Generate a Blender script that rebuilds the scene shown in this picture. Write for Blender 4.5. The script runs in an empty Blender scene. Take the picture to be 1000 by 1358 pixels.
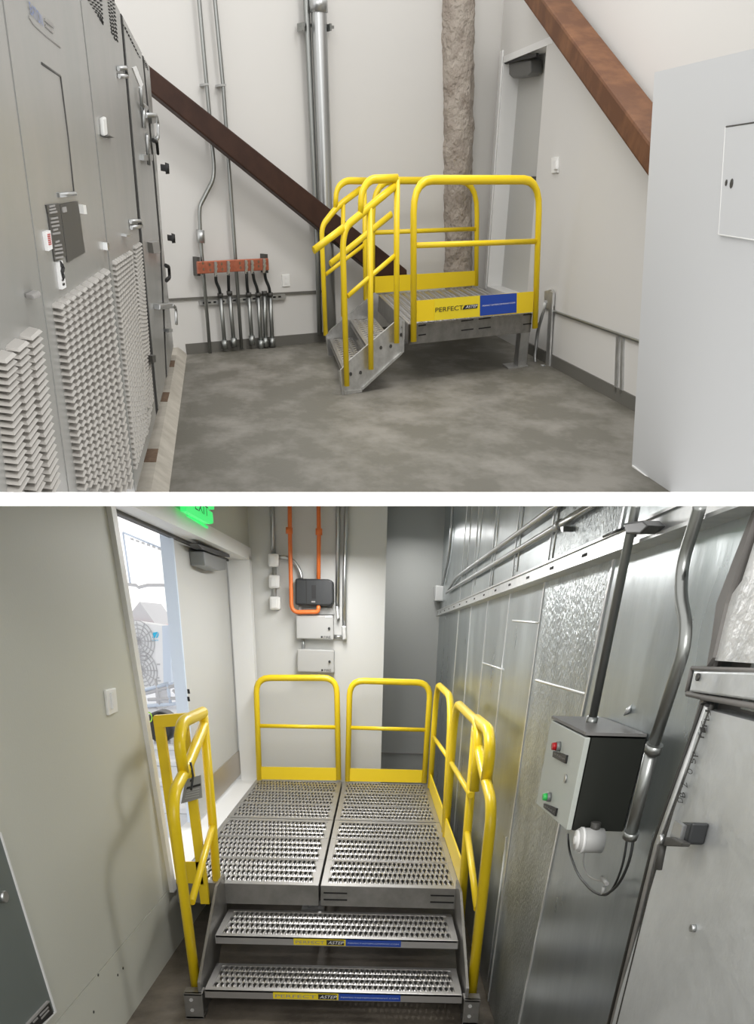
import bpy, bmesh, math, random
from mathutils import Vector, Matrix, noise
V = Vector
random.seed(7)
C = bpy.context.scene.collection
SC = bpy.context.scene

# ------------------------------------------------------------------ camera
F, PX, PY = 1000.0, 500.0, 1400.0          # focal length and principal point in pixels of the 1000 x 1358 frame


def ray(x, y):
    return V((x - PX, y - PY, F))


class Room:
    """One of the two rooms: axes of the room seen from the camera (x right, y down, z forward), eye height H."""

    def __init__(s, vd, vvx, H):
        d = ray(*vd)
        vy = PY + (-F * F - d.x * (vvx - PX)) / d.y
        s.Y = d.normalized()
        s.Z = -(ray(vvx, vy).normalized())
        s.X = s.Y.cross(s.Z)
        if s.X.x < 0:
            s.X = -s.X
        s.H = H
        s.o = V((0, 0, H))
        s.clips = []
        s.T = Matrix.Identity(4)

    def r(s, x, y):
        v = ray(x, y)
        return V((v.dot(s.X), v.dot(s.Y), v.dot(s.Z)))

    def fl(s, x, y, z=0.0):
        v = s.r(x, y)
        return s.o + v * ((z - s.H) / v.z)

    def clip_row(s, row, keep_above):
        n = s.r(0, row).cross(s.r(1000, row)).normalized()
        if n.z < 0:
            n = -n
        s.clips.append((s.o.copy(), n if keep_above else -n))   # keep the side the normal points to


U = Room((278, 240), 510, 1.5)      # upper room: switchgear room
L = Room((500, 829), 450, 1.55)     # lower room: room with the cold store
U.clip_row(652.5, True)
L.clip_row(671.2, False)
# world frame = lower room frame; the upper set stands on the sloping slab above it
rot = Matrix([[a.dot(b) for b in (U.X, U.Y, U.Z)] for a in (L.X, L.Y, L.Z)])
U.T = Matrix.Translation(L.o) @ rot.to_4x4() @ Matrix.Translation(-U.o)

cam = bpy.data.cameras.new('camera')
camo = bpy.data.objects.new('camera', cam)
C.objects.link(camo)
cam.sensor_fit = 'HORIZONTAL'
cam.sensor_width = 36.0
cam.lens = 36.0 * F / 1000.0
cam.shift_x = 0.0
cam.shift_y = (PY - 679.0) / 1000.0
cam.clip_start = 0.05
cam.clip_end = 200
right = V((L.X.x, L.Y.x, L.Z.x))
up = -V((L.X.y, L.Y.y, L.Z.y))
back = -V((L.X.z, L.Y.z, L.Z.z))
m = Matrix((right, up, back)).transposed().to_4x4()
camo.matrix_world = Matrix.Translation(L.o) @ m
SC.camera = camo

# ------------------------------------------------------------------ light
SC.view_settings.view_transform = 'Standard'
SC.view_settings.look = 'None'
SC.view_settings.exposure = 0.0
SC.view_settings.gamma = 1.0
SC.view_settings.use_curve_mapping = False
w = bpy.data.worlds.new('sky')
SC.world = w
w.use_nodes = True
w.node_tree.nodes['Background'].inputs[0].default_value = (1.0, 0.99, 0.97, 1)
w.node_tree.nodes['Background'].inputs[1].default_value = 1.38


def area(name, R, pos, target, sx, sy, power, col=(1, 1, 1)):
    l = bpy.data.lights.new(name, 'AREA')
    l.shape = 'RECTANGLE'
    l.size, l.size_y, l.energy, l.color = sx, sy, power, col
    o = bpy.data.objects.new(name, l)
    C.objects.link(o)
    p, t = V(pos), V(target)
    q = (t - p).to_track_quat('-Z', 'Y').to_matrix().to_4x4()
    o.matrix_world = R.T @ Matrix.Translation(p) @ q
    return o


area('ceiling_and_fill_lamp', U, (3.4, 10.0, 4.8), (1.4, 13.0, 0.8), 1.2, 1.2, 72, (1, .985, .96))
area('ceiling_and_fill_lamp', U, (-0.3, 7.5, 4.4), (4.2, 12.0, 1.0), 2.0, 2.0, 80, (1, .985, .96))  # fill from the left front, added to brighten the right wall
area('ceiling_and_fill_lamp', L, (-0.30, 5.4, 2.02), (-0.3, 5.4, 0.0), 0.25, 2.4, 39, (1, .99, .98))
area('ceiling_and_fill_lamp', L, (0.30, 7.4, 2.22), (0.3, 7.45, 0.0), 0.20, 0.6, 6.0, (1, .99, .98))  # fill added to brighten the recess, no lamp known there
area('ceiling_and_fill_lamp', L, (0.15, 3.4, 1.82), (0.1, 3.3, 0.0), 0.14, 0.35, 8, (1, .99, .98))
area('ceiling_and_fill_lamp', L, (0.35, -0.9, 2.4), (-0.9, 2.7, 0.5), 0.9, 0.9, 36, (1, .99, .97))  # unseen fill behind the camera, added to brighten the lower left wall


# ------------------------------------------------------------------ materials
def mat(name, col, rough=.5, metal=0.0, noise_amt=0.0, col2=None, scale=8.0, bump=0.0, bscale=60.0, detail=6, spec=None,
        stretch=(1, 1, 1), lo=.35, hi=.65, emit=None, estr=0.0, rvar=0.0, bdist=.01):
    mm = bpy.data.materials.new(name)
    mm.use_nodes = True
    nt = mm.node_tree
    b = nt.nodes['Principled BSDF']
    b.inputs['Base Color'].default_value = (*col, 1)
    b.inputs['Roughness'].default_value = rough
    b.inputs['Metallic'].default_value = metal
    if spec is not None:
        b.inputs['Specular IOR Level'].default_value = spec
    if emit:
        b.inputs['Emission Color'].default_value = (*emit, 1)
        b.inputs['Emission Strength'].default_value = estr
    if col2 or bump or rvar:
        tc = nt.nodes.new('ShaderNodeTexCoord')
        mp = nt.nodes.new('ShaderNodeMapping')
        mp.inputs['Scale'].default_value = stretch
        nt.links.new(tc.outputs['Object'], mp.inputs['Vector'])
    if col2 or rvar:
        nz = nt.nodes.new('ShaderNodeTexNoise')
        nz.inputs['Scale'].default_value = scale
        nz.inputs['Detail'].default_value = detail
        nz.inputs['Roughness'].default_value = .62
        nt.links.new(mp.outputs['Vector'], nz.inputs['Vector'])
        rp = nt.nodes.new('ShaderNodeValToRGB')
        rp.color_ramp.elements[0].position = lo
        rp.color_ramp.elements[1].position = hi
        rp.color_ramp.elements[0].color = (*col, 1)
        rp.color_ramp.elements[1].color = (*(col2 or col), 1)
        nt.links.new(nz.outputs['Fac'], rp.inputs['Fac'])
        if col2:
            nt.links.new(rp.outputs['Color'], b.inputs['Base Color'])
        if rvar:
            mr = nt.nodes.new('ShaderNodeMapRange')
            mr.inputs['To Min'].default_value = rough - rvar
            mr.inputs['To Max'].default_value = rough + rvar
            nt.links.new(nz.outputs['Fac'], mr.inputs['Value'])
            nt.links.new(mr.outputs['Result'], b.inputs['Roughness'])
    if bump:
        n2 = nt.nodes.new('ShaderNodeTexNoise')
        n2.inputs['Scale'].default_value = bscale
        n2.inputs['Detail'].default_value = 4
        nt.links.new(mp.outputs['Vector'], n2.inputs['Vector'])
        bp = nt.nodes.new('ShaderNodeBump')
        bp.inputs['Strength'].default_value = bump
        bp.inputs['Distance'].default_value = bdist
        nt.links.new(n2.outputs['Fac'], bp.inputs['Height'])
        nt.links.new(bp.outputs['Normal'], b.inputs['Normal'])
    return mm


M = dict(
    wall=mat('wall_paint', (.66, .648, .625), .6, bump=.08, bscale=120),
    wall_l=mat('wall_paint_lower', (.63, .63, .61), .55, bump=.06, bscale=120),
    wall_shade=mat('wall_paint_shaded', (.57, .572, .508), .5, bump=.06, bscale=120),  # same paint as the back wall, with the left wall's shade in the colour
    recess=mat('recess_grey', (.38, .385, .37), .6),  # even grey, darker than the back wall
    floor_u=mat('floor_concrete', (.12, .113, .09), .55, col2=(.225, .212, .185), scale=2.2, detail=12, lo=.44, hi=.64, bump=.15, bscale=30, stretch=(1, .6, 1)),
    floor_l=mat('floor_concrete_dark', (.075, .062, .048), .5, col2=(.17, .145, .115), scale=4, detail=9, bump=.15, bscale=40),
    pad=mat('pad_concrete', (.36, .33, .28), .8, col2=(.47, .44, .38), scale=5, bump=.2, bscale=40),
    rust=mat('rust_stain', (.12, .07, .04), .8, col2=(.2, .13, .08), scale=30),
    base_u=mat('baseboard_grey', (.13, .125, .11), .6),
    cab=mat('cabinet_grey', (.30, .305, .29), .26, col2=(.33, .325, .31), scale=2, spec=.6),
    cab_r=mat('cabinet_grey_light', (.60, .61, .62), .45),
    louver=mat('louver_grey', (.47, .45, .42), .5),
    dark=mat('dark', (.012, .012, .012), .6),
    black=mat('black_plastic', (.022, .024, .026), .42),
    charcoal=mat('charcoal_plate', (.055, .053, .048), .5),
    white=mat('white_plastic', (.82, .82, .80), .4),
    slab=mat('slab_white', (.97, .97, .965), .7),
    print_grey=mat('print_grey', (.30, .29, .28), .6),
    print_red=mat('print_red', (.5, .06, .05), .5),
    print_black=mat('print_black', (.02, .02, .02), .5),
    print_white=mat('print_white', (.85, .85, .85), .5),
    print_blue=mat('print_blue', (.12, .18, .40), .5),
    yellow=mat('yellow_paint', (.86, .62, .012), .34, spec=.5),
    sticker_y=mat('sticker_yellow', (.82, .64, .02), .4),
    sticker_b=mat('sticker_blue', (.012, .06, .38), .35),
    steel=mat('galvanised_steel', (.52, .52, .51), .38, .85, col2=(.66, .66, .65), scale=14, rvar=.08),
    steel_d=mat('brushed_steel', (.40, .40, .39), .42, .7, col2=(.5, .5, .49), scale=10),
    deck=mat('deck_aluminium', (.43, .42, .41), .36, .85),
    conduit=mat('conduit_steel', (.50, .51, .51), .3, .9),
    conduit_d=mat('conduit_dark', (.30, .31, .30), .32, .9),
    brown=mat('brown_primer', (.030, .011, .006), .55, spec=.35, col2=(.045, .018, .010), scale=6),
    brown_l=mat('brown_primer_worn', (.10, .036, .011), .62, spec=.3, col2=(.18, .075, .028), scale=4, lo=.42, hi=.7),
    copper=mat('copper_bar', (.46, .15, .085), .42, .4, col2=(.36, .10, .055), scale=20),
    fire=mat('fireproofing', (.44, .39, .34), .9, col2=(.33, .28, .24), scale=6, bump=.9, bscale=22, bdist=.05),
    door=mat('door_paint', (.52, .52, .50), .45),
    frame=mat('frame_paint', (.80, .80, .79), .4),
    kick=mat('kick_plate_steel', (.42, .37, .31), .35, .6),
    closer=mat('closer_grey', (.10, .10, .095), .45),
    closer_l=mat('closer_light', (.22, .23, .23), .4, .3),
    zinc=mat('zinc_sheet', (.315, .35, .355), .30, .85, col2=(.48, .52, .525), scale=3.5, detail=10, rvar=.10, bump=.12, bscale=18, stretch=(1, 1, .4), lo=.34, hi=.7),
    zinc2=mat('embossed_sheet', (.325, .355, .36), .32, .85, col2=(.53, .56, .56), scale=7, detail=10, rvar=.10, bump=.9, bscale=85, stretch=(1, 1, .6), lo=.36, hi=.72, bdist=.008),
    zinc3=mat('embossed_bright_sheet', (.74, .75, .75), .42, .5, col2=(.86, .86, .85), scale=9, bump=.5, bscale=50, bdist=.008),
    zincdoor=mat('door_sheet', (.66, .68, .69), .42, .6, col2=(.80, .82, .83), scale=4, detail=12, rvar=.1, bump=.25, bscale=24, lo=.35, hi=.68),
    steel_shade=mat('shaded_steel', (.20, .195, .18), .45, .75, col2=(.27, .26, .245), scale=10),  # steel darkened so the colour carries the shade on the deck fascia
    seam=mat('seam_bright', (.78, .79, .79), .3, .7),
    sealant=mat('sealant_grey', (.20, .19, .18), .6),
    strut=mat('strut_zinc', (.50, .51, .51), .36, .8, col2=(.62, .62, .61), scale=20),
    panel_g=mat('panel_green_grey', (.135, .155, .145), .45),
    boxface=mat('box_face_grey', (.52, .55, .51), .45),
    boxside=mat('box_side_black', (.016, .018, .014), .55),
    boxtop=mat('box_top', (.17, .165, .16), .5),
    boxgrey=mat('enclosure_grey', (.46, .46, .45), .5),
    orange=mat('orange_pipe', (.80, .19, .04), .4),
    red=mat('red_button', (.42, .01, .015), .25),
    green=mat('green_lens', (.05, .55, .12), .3),
    exit=mat('exit_green', (.03, .45, .10), .4, emit=(.06, 1, .22), estr=.7),
    exit_d=mat('exit_letter', (.01, .10, .04), .5),
    cable=mat('cable_black', (.02, .022, .022), .45),
    cable_g=mat('cable_grey', (.35, .35, .34), .45),
    grey_sign=mat('notice_grey', (.30, .30, .29), .5),
    out_white=mat('outdoor_white', (.85, .86, .88), .5),
    out_blue=mat('outdoor_pale_blue', (.62, .70, .82), .5),
    out_grey=mat('outdoor_grey', (.55, .55, .57), .6),
    out_pink=mat('outdoor_pink', (.75, .42, .45), .6),
    out_deck=mat('outdoor_deck', (.78, .79, .82), .7, col2=(.65, .68, .74), scale=3),
    logo_blue=mat('logo_blue', (.02, .50, .80), .4),
    hivis=mat('hivis', (.45, .80, .08), .5),
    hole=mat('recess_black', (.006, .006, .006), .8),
)


# ------------------------------------------------------------------ geometry helpers
def fillet(pts, rad, n=5):
    pts = [V(p) for p in pts]
    if rad <= 0 or len(pts) < 3:
        return pts
    out = [pts[0]]
    for i in range(1, len(pts) - 1):
        p, a, b = pts[i], pts[i - 1], pts[i + 1]
        da, db = (a - p), (b - p)
        r = min(rad, da.length * .49, db.length * .49)
        s, e = p + da.normalized() * r, p + db.normalized() * r
        for k in range(n + 1):
            t = k / n
            out.append(s * (1 - t) ** 2 + p * (2 * t * (1 - t)) + e * t * t)
    out.append(pts[-1])
    return out


class G:
    """collects shapes in room coordinates; build() links them as one mesh object"""

    def __init__(s, R):
        s.R, s.bm, s.tags = R, bmesh.new(), []

    def poly(s, pts):
        return s.bm.faces.new([s.bm.verts.new(p) for p in pts])

    def prism(s, pts, ext, mi=0, bev=0.0):
        pts = [V(p) for p in pts]
        ext = V(ext)
        b = bmesh.new()
        a = [b.verts.new(p) for p in pts]
        c = [b.verts.new(p + ext) for p in pts]
        b.faces.new(a)
        b.faces.new(c[::-1])
        k = len(pts)
        for i in range(k):
            b.faces.new((a[i], c[i], c[(i + 1) % k], a[(i + 1) % k]))
        bmesh.ops.recalc_face_normals(b, faces=b.faces)
        if bev > 0:
            bmesh.ops.bevel(b, geom=list(b.edges), offset=bev, segments=2, profile=.5, affect='EDGES', clamp_overlap=True)
        s._merge(b, mi)
        return s

    def _merge(s, b, mi=0):
        mp = {}
        for v in b.verts:
            mp[v] = s.bm.verts.new(v.co)
        for f in b.faces:
            try:
                nf = s.bm.faces.new([mp[v] for v in f.verts])
                nf.material_index = mi
            except ValueError:
                pass
        b.free()

    def par(s, o, a, b, c, mi=0, bev=0.0):
        o, a, b, c = V(o), V(a), V(b), V(c)
        return s.prism([o, o + a, o + a + b, o + b], c, mi, bev)

    def bx(s, x0, x1, y0, y1, z0, z1, mi=0, bev=0.0):
        return s.par((x0, y0, z0), (x1 - x0, 0, 0), (0, y1 - y0, 0), (0, 0, z1 - z0), mi, bev)

    def tube(s, pts, r, n=10, rad=0.0, mi=0, closed=False, flat=None):
        pts = fillet(pts, rad)
        k = len(pts)
        rings = []
        prev = None
        for i, p in enumerate(pts):
            t = (pts[min(i + 1, k - 1)] - pts[max(i - 1, 0)]).normalized()
            if prev is None:
                ref = V((0, 0, 1)) if abs(t.z) < .9 else V((1, 0, 0))
                u = t.cross(ref).normalized()
            else:
                u = (prev - t * prev.dot(t)).normalized()
            prev = u
            v = t.cross(u)
            rr = r[i] if isinstance(r, (list, tuple)) else r
            rings.append([s.bm.verts.new(p + (u * math.cos(2 * math.pi * j / n) + v * math.sin(2 * math.pi * j / n)) * rr) for j in range(n)])
        for i in range(k - 1):
            for j in range(n):
                f = s.bm.faces.new((rings[i][j], rings[i][(j + 1) % n], rings[i + 1][(j + 1) % n], rings[i + 1][j]))
                f.material_index = mi
                f.smooth = True
        for rg in (rings[0][::-1], rings[-1]):
            f = s.bm.faces.new(rg)
            f.material_index = mi
        return s

    def ball(s, c, r, mi=0, seg=10):
        b = bmesh.new()
        bmesh.ops.create_uvsphere(b, u_segments=seg, v_segments=seg // 2 + 2, radius=r)
        for v in b.verts:
            v.co += V(c)
        s._merge(b, mi)
        return s

    def bolt(s, c, n, r=.012, h=.008, mi=0, k=6):
        c, n = V(c), V(n).normalized()
        return s.tube([c, c + n * h], r, n=k, mi=mi)

    def build(s, name, m, parent=None, base=None, smooth=True, **props):
        R, bm = s.R, s.bm
        for co, no in R.clips:
            ds = [(v.co - co).dot(no) for v in bm.verts]
            if ds and min(ds) < 0:
                res = bmesh.ops.bisect_plane(bm, geom=bm.verts[:] + bm.edges[:] + bm.faces[:], dist=1e-5,
                                             plane_co=co, plane_no=no, clear_inner=True)
                ed = [e for e in res['geom_cut'] if isinstance(e, bmesh.types.BMEdge) and e.is_boundary]
                if ed:
                    try:
                        bmesh.ops.holes_fill(bm, edges=ed, sides=0)
                    except Exception:
                        pass
        if not bm.verts:
            bm.free()
            return None
        bmesh.ops.recalc_face_normals(bm, faces=bm.faces)
        if base is None:
            if parent is not None:
                base = V(parent['_b'])
            else:
                xs = [v.co for v in bm.verts]
                base = V([(min(c[i] for c in xs) + max(c[i] for c in xs)) / 2 for i in range(3)])
                base.z = min(c.z for c in xs)
        base = V(base)
        for v in bm.verts:
            v.co -= base
        me = bpy.data.meshes.new(name)
        bm.to_mesh(me)
        bm.free()
        for q in (m if isinstance(m, (list, tuple)) else [m]):
            me.materials.append(M[q] if isinstance(q, str) else q)
        o = bpy.data.objects.new(name, me)
        C.objects.link(o)
        if parent is not None:
            o.parent = parent
        else:
            o.matrix_world = R.T @ Matrix.Translation(base)
        o['_b'] = tuple(base)
        for k, v in props.items():
            o[k] = v
        return o


def thing(R, name, label, cat, base, group=None, **props):
    o = bpy.data.objects.new(name, None)
    C.objects.link(o)
    o.empty_display_size = .1
    o.matrix_world = R.T @ Matrix.Translation(V(base))
    o['_b'] = tuple(V(base))
    if label:
        o['label'] = label
        o['category'] = cat
    if group:
        o['group'] = group
    for k, v in props.items():
        o[k] = v
    return o


def tag(o, label, cat, group=None):
    if o is None:
        return o
    o['label'] = label
    o['category'] = cat
    if group:
        o['group'] = group
    return o


class Pl:
    """a plane of a room: point p, unit normal n towards the viewer"""

    def __init__(s, R, p, n):
        s.R, s.p, s.n = R, V(p), V(n).normalized()

    def at(s, x, y, off=0.0):
        v = s.R.r(x, y)
        q = s.p + s.n * off
        return s.R.o + v * ((q - s.R.o).dot(s.n) / v.dot(s.n))

    def pts(s, pxs, off=0.0):
        return [s.at(x, y, off) for x, y in pxs]

    def slab(s, g, pxs, out, inn=0.0, mi=0, bev=0.0):
        return g.prism(s.pts(pxs, out), -s.n * (out - inn), mi, bev)

    def pipe(s, g, pxs, r, off, rad=0.0, n=10, mi=0):
        return g.tube(s.pts(pxs, off), r, n, rad, mi)


def text(R, s, bl, br, tl, m, parent, depth=.0, name='lettering'):
    """flat raised lettering filling the parallelogram bl-br-tl"""
    cu = bpy.data.curves.new('t', 'FONT')
    cu.body = s
    to = bpy.data.objects.new('t', cu)
    C.objects.link(to)
    dg = bpy.context.evaluated_depsgraph_get()
    dg.update()
    me = bpy.data.meshes.new_from_object(to.evaluated_get(dg))
    bpy.data.objects.remove(to)
    xs = [v.co.x for v in me.vertices]
    ys = [v.co.y for v in me.vertices]
    x0, x1, y0, y1 = min(xs), max(xs), min(ys), max(ys)
    bl, br, tl = V(bl), V(br), V(tl)
    g = G(R)
    g.bm.from_mesh(me)
    bpy.data.meshes.remove(me)
    for v in g.bm.verts:
        a, b = (v.co.x - x0) / (x1 - x0), (v.co.y - y0) / (y1 - y0)
        v.co = bl + (br - bl) * a + (tl - bl) * b
    return g.build(name, m, parent)


def ptext(P, s, off, bl, br, tl, m, parent, name='lettering'):
    return text(P.R, s, P.at(*bl, off), P.at(*br, off), P.at(*tl, off), m, parent, name=name)


def grating(g, o, A, B, nA, nB, drop, mi=0, tooth=0.004, sa=.54, sb=.80):
    """plate of staggered long openings with raised lips; A across, B along the openings"""
    o, A, B = V(o), V(A), V(B)
    nz = A.cross(B).normalized()
    if nz.z < 0:
        nz = -nz
    bm = g.bm
    for j in range(nB):
        b0, b1 = j / nB, (j + 1) / nB
        bc, hb = (b0 + b1) * .5, (b1 - b0) * .5
        for i in range(nA + (j % 2)):
            a0 = (i - .5 * (j % 2)) / nA
            a1 = a0 + 1 / nA
            ac, ha = (a0 + a1) * .5, (a1 - a0) * .5
            a0c, a1c = max(0, a0), min(1, a1)
            if a1c - a0c < .9 / nA:          # half cell at the end of a row: plain plate
                bm.faces.new([bm.verts.new(o + A * p + B * q) for p, q in ((a0c, b0), (a1c, b0), (a1c, b1), (a0c, b1))])
                continue
            outer = [bm.verts.new(o + A * p + B * q) for p, q in ((a0, b0), (ac, b0), (a1, b0), (a1, bc), (a1, b1), (ac, b1), (a0, b1), (a0, bc))]
            lip = [(-.45 * sa, -.62 * sb), (0, -sb), (.45 * sa, -.62 * sb), (sa, 0), (.45 * sa, .62 * sb), (0, sb), (-.45 * sa, .62 * sb), (-sa, 0)]
            inner = [bm.verts.new(o + A * (ac + p * ha) + B * (bc + q * hb) + nz * (tooth if abs(q) < .7 * sb else 0)) for p, q in lip]
            low = [bm.verts.new(v.co - nz * drop) for v in inner]
            for k in range(8):
                k2 = (k + 1) % 8
                bm.faces.new((outer[k], outer[k2], inner[k2], inner[k])).material_index = mi
                bm.faces.new((inner[k], inner[k2], low[k2], low[k])).material_index = mi


# ------------------------------------------------------------------ the slab between the rooms
def slab_between():
    def at_row(row, x, yy):
        n = L.r(0, row).cross(L.r(1000, row))
        return V((x, yy, L.H - (n.x * x + n.y * yy) / n.z))
    ys0, ys1 = 1.9, 16.5
    g = G(L)
    L_clips, L.clips = L.clips, []
    outline = [(-2.3, ys0), (2.3, ys0), (4.9, ys1), (-1.30, ys1), (-1.30, 3.1), (-2.3, 3.1)]
    # rows are level lines of this room, so the two faces of the slab are planes
    lo = [at_row(671.0, x, y) for x, y in outline]
    hi = [at_row(652.8, x, y) for x, y in outline]
    a = [g.bm.verts.new(p) for p in lo]
    b = [g.bm.verts.new(p) for p in hi]
    g.bm.faces.new(a)
    g.bm.faces.new(b[::-1])
    for i in range(6):
        g.bm.faces.new((a[i], a[(i + 1) % 6], b[(i + 1) % 6], b[i]))
    o = g.build('ceiling', 'slab', kind='structure')
    L.clips = L_clips


slab_between()

# ================================================================== UPPER ROOM
BW = Pl(U, (-.58, 13.82, 0), (.38, -.925, 0))        # back wall
RW = Pl(U, (3.87, 10, 0), (-1, 0, 0))                # right wall
FU = Pl(U, (0, 0, 0), (0, 0, 1))
bdir = V((.925, .38, 0))


def bwp(t, z, off=0.0):       # point on back wall: t metres along from its left end
    return V((-.58, 13.82, z)) + bdir * t + BW.n * off


g = G(U)
g.bx(-1.9, 4.1, 4.0, 16.6, -.12, 0)
g.build('floor', 'floor_u', kind='structure')
g = G(U)
g.prism([bwp(-1.4, 0), bwp(4.86, 0), bwp(4.86, 3.9), bwp(-1.4, 3.9)], -BW.n * .15)
g.build('wall_back', 'wall', kind='structure')
# base strip and the reveal line of the back wall
g = G(U)
g.prism([bwp(0.02, 0, .02), bwp(4.8, 0, .02), bwp(4.8, .10, .02), bwp(0.02, .10, .02)], -BW.n * .02)
g.build('baseboard_back', 'base_u', kind='structure')
g = G(U)
BW.slab(g, [(217, 396.5), (428, 385), (428, 388), (217, 399.5)], .025)
g.build('trim_1', 'base_u', kind='structure')

# right wall with the door opening
d_y0, d_y1, d_z0, d_z1 = 13.35, 15.48, .43, 2.5
g = G(U)
T = V((.30, 0, 0))
x = 3.87
g.prism([(x, 4, 0), (x, d_y0 - .1, 0), (x, d_y0 + .35, 3.9), (x, 4, 3.9)], T)
g.prism([(x, d_y0, d_z1), (x, 16.0, d_z1), (x, 16.0, 3.9), (x, d_y0 + .2, 3.9)], T)
g.prism([(x, d_y0 - .1, 0), (x, 16.0, 0), (x, 16.0, d_z0), (x, d_y0 - .1, d_z0)], T)
g.prism([(x, d_y1, d_z0), (x, 16.0, d_z0), (x, 16.0, d_z1), (x, d_y1, d_z1)], T)
g.build('wall_right', 'wall', kind='structure')
g = G(U)
g.bx(3.85, 3.87, 4, 13.0, 0, .10)
g.build('baseboard_right', 'base_u', kind='structure')

# exit door in the right wall
dr = thing(U, 'door_1', None, None, (3.97, 14.4, d_z0), kind='structure')
DP = Pl(U, (4.08, 0, 0), (-1, 0, 0))
g = G(U)
g.bx(3.865, 4.1, d_y1 - .07, d_y1 + .002, d_z0, d_z1)
g.bx(3.865, 4.1, d_y0 - .02, d_y1, d_z1 - .05, d_z1 + .002)
g.bx(3.865, 4.1, d_y0 - .1, d_y1, d_z0 - .03, d_z0 + .03)
g.bx(3.85, 3.88, d_y1 - .02, d_y1 + .10, d_z0, d_z1 + .05)
g.build('frame', 'frame', dr)
g = G(U)
g.bx(4.08, 4.13, d_y0 - .12, d_y1 - .07, d_z0 + .03, d_z1 - .05)
lf = g.build('leaf', 'door', dr)
g = G(U)
DP.slab(g, [(697, 234), (717, 234), (716, 249), (706, 249)], .06)
g.build('push_bar', 'charcoal', lf)
g = G(U)
DP.slab(g, [(675, 82), (704, 79), (704, 96), (700, 101), (680, 104), (675, 99)], .16, .02, bev=.01)
cl = g.build('closer', 'closer', dr)
g = G(U)
DP.slab(g, [(669, 80), (711, 70), (711, 75), (669, 85)], .2, .17)
g.build('closer_arm', 'dark', cl)

# equipment pad
g = G(U)
g.bx(-1.75, -.66, 4.0, 14.0, 0, .075, bev=.0)
g.prism([(-.66, 4, 0), (-.56, 4, 0), (-.63, 4, .055), (-.66, 4, .075)], (0, 9.9, 0))
pad = g.build('trim_2', 'pad', kind='structure')
for k, q in enumerate([[(188, 612), (194, 595), (210, 595), (207, 612)], [(213, 532), (216, 520), (225, 520), (222, 532)],
                       [(224, 486), (226, 478), (232, 478), (231, 486)]]):
    g = G(U)
    P = Pl(U, (0, 0, .075), (0, 0, 1))
    P.slab(g, q, .004)
    g.build('rust_patch', 'rust', pad)

# ---------------------------------------------------------------- switchgear on the left
CA = -.12
CP = Pl(U, (-.70, 0, 0), (1, 0, CA))
ey = V((0, 1, 0))
es = V((-CA, 0, 1)).normalized()


def cabinet(px, label, depth=.55, base=(150, 640)):
    b = CP.at(*base, -.2)
    b.z = .075
    t = thing(U, 'switchgear_cabinet', label, 'cabinet', b)
    g = G(U)
    CP.slab(g, px, 0, -depth)
    g.build('body', 'cab', t)
    return t


S1 = cabinet([(-45, -60), (-6, -60), (47, 330), (90, 650), (122, 900), (-30, 900)],
             'grey switchgear cabinet at the far left with large louvers in three columns', base=(60, 640))
S2 = cabinet([(-3.5, -60), (48.5, 330), (91.5, 650), (123, 880), (179, 654), (166, 540), (141, 322), (118.5, 110), (99, -60)],
             'grey switchgear cabinet with a black nameplate, a logo and a wide louver field', base=(140, 640))
S3 = cabinet([(100, -60), (120, -60), (159, 16), (186, 330), (206, 540), (207, 552), (180, 652), (167, 540), (142.5, 322), (120, 110)],
             'grey switchgear cabinet with a white door handle and a fine louver field', base=(195, 570))
S4 = cabinet([(163, 22), (188, 70), (203.5, 230), (212, 330), (220, 502), (210, 542), (190, 330)],
             'narrow grey switchgear cabinet with breaker handles between two black gaps', base=(215, 520))
S5 = cabinet([(190.5, 75), (198, 89), (207, 200), (216, 320), (230, 459), (222, 498), (214.5, 330), (206, 230)],
             'last grey switchgear cabinet before the back wall, with black knobs on its edge', base=(226, 470))


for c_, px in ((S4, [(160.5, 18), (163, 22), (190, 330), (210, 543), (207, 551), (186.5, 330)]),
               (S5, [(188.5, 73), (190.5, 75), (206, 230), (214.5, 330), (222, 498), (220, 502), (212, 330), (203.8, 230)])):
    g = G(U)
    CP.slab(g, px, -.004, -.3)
    g.build('gap_shade_strip', 'hole', c_)  # black strip put in as the shade of the gap between cabinets


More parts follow.
